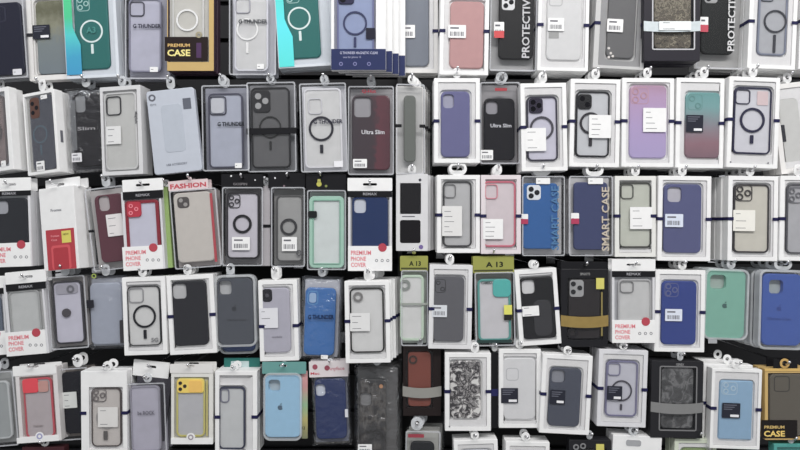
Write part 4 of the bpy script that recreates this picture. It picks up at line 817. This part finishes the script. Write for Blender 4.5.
# ======================================================= ROW 6 (mostly below the frame)
def low(key, label, box, tilt, f, m, tab, case=None, **kw):
    p = Pkg(key, label, box, tilt, f)
    p.carton(m, 4, tray=case or (box[0] + 7, box[1] - 7, box[2] + 10, box[3] - 8)); p.case(case or (box[0] + 7, box[1] - 7, box[2] + 10, box[3] - 8), **kw)
    if tab: p.tab(*tab)
    return p
p = low('white carton at the bottom left of centre', 'white carton hanging under the marbled phone case, bottom edge', (455, 499, 440, 524), -2, -.004, CARD, (475, 436), c=(180, 180, 186)); p.done(1)
p = low('white carton under the white case', 'white carton hanging under the white phone case with tag, bottom edge', (505, 549, 442, 526), 1, -.004, CARD, (526, 437.5), c=(176, 176, 182)); p.done(1)
p = low('pale green carton at the bottom right', 'pale green edged carton under the smoky marbled box, bottom edge', (674, 716, 439, 522), 1, .004, mat((190, 198, 178), .45, name='pale_green_card'), (698, 434), c=(120, 140, 90)); p.done(1)
p = Pkg('black box with yellow label at the bottom', 'black box with yellow label and silver lens, bottom edge', (569, 611, 440, 520), 0, .0, th=11)
p.carton(mat((34, 34, 38), .4, name='black_box_card'), 3, opening=(573, 607, 448, 510)); p.plate('packed_case', (575, 605, 449, 509), mat((50, 48, 50)), (1.5, 3.8), 4); p.plate('yellow_label', (596, 604, 444, 456), mat((196, 188, 70)), (-.4, -.05), .3); p.discs('camera_lens', [(576, 447), (583, 446)], 3, (120, 120, 122), (-.4, -.02), True); p.tab(590, 434.5, rs=3, m=TABC); p.done(0)
p = Pkg('white header at the bottom', 'white header card with large hanging hole above a box, bottom edge', (611, 660, 436, 520), 3, -.002)
p.carton(CARD, 3, opening=(615, 656, 456, 512), film_=True); p.plate('backing_card', (614, 657, 455, 513), GREYC, (2.4, 3.1)); p.case((618, 653, 458, 510), (120, 122, 130)); p.tab(634, 431, m=TABC, rs=5); p.plate('clear_window', (626, 641, 440, 446), clear((170, 172, 176), .6), (-.4, -.05), 2); p.done(1)
p = Pkg('teal box at the bottom right corner', 'teal box, only its upper edge in the bottom right corner', (774, 818, 444, 520), 0, .0)
p.carton(mat((60, 150, 142), .4, name='teal_card'), 3); p.case((782, 810, 452, 514), (180, 200, 200)); p.tab(792, 438.5, m=TABC, rs=3.2); p.done(0)
p = Pkg('clear package under the terracotta case', 'clear package with dark phone case and red tag below the terracotta one, bottom centre', (405, 440, 431, 512), 1, -.002)
p.clearbox(mat((160, 160, 156), .5, name='pale_card'), .1); p.case((410, 434, 442, 506), (44, 46, 52)); p.plate('red_tag', (408, 424, 434, 437.5), mat((150, 50, 66)), (-.3, -.1)); p.tab(417, 424, m=TABC, rs=6); p.done(2, dx=2.5)
p = low('dark box under the red framed case', 'dark red edged box, only its top at the bottom left', (22, 64, 447, 520), 0, .006, mat((70, 34, 40), .4, name='dark_red_card'), (44, 442.5), c=(60, 40, 50)); p.done(0)

# ======================================================= light and camera
w = bpy.data.worlds.new('shop'); bpy.context.scene.world = w; w.use_nodes = True
nt = w.node_tree; bg = nt.nodes['Background']; bg.inputs[0].default_value = (.96, .98, 1, 1); bg.inputs[1].default_value = .46
def area(x, y, z, sx, sy, e, c=(1, .98, .96), rot=(0, 0, 0)):
    l = bpy.data.lights.new('ceiling_panel_light', 'AREA'); l.shape = 'RECTANGLE'; l.size = sx; l.size_y = sy; l.energy = e; l.color = c
    o = bpy.data.objects.new('ceiling_panel_light', l); C.objects.link(o); o.location = (x, y, z); o.rotation_euler = rot; return o
# rows of ceiling tubes running along the aisle in front of the rack
area(0.9, -1.5, 3.4, 2.4, .25, 12, rot=(math.radians(38), 0, 0))
area(-1.6, -1.7, 3.5, 2.2, .25, 9, c=(.93, .96, 1), rot=(math.radians(40), 0, 0))
area(0.7, -2.2, 3.7, 3.6, .3, 78, rot=(math.radians(45), 0, 0))
cam = bpy.data.cameras.new('camera'); co = bpy.data.objects.new('camera', cam); C.objects.link(co)
co.location = (0, -D, CZ); co.rotation_euler = (math.radians(90), 0, 0); cam.sensor_width = 36; cam.lens = 36 * D / (800 * K); cam.clip_start = .01
sc = bpy.context.scene; sc.camera = co
sc.view_settings.view_transform = 'Standard'; sc.view_settings.look = 'None'; sc.view_settings.gamma = 1; sc.view_settings.use_curve_mapping = False; sc.view_settings.exposure = 0
sc.cycles.transparent_max_bounces = 24
for o in list(C.objects):
    if o.type == 'EMPTY': pass
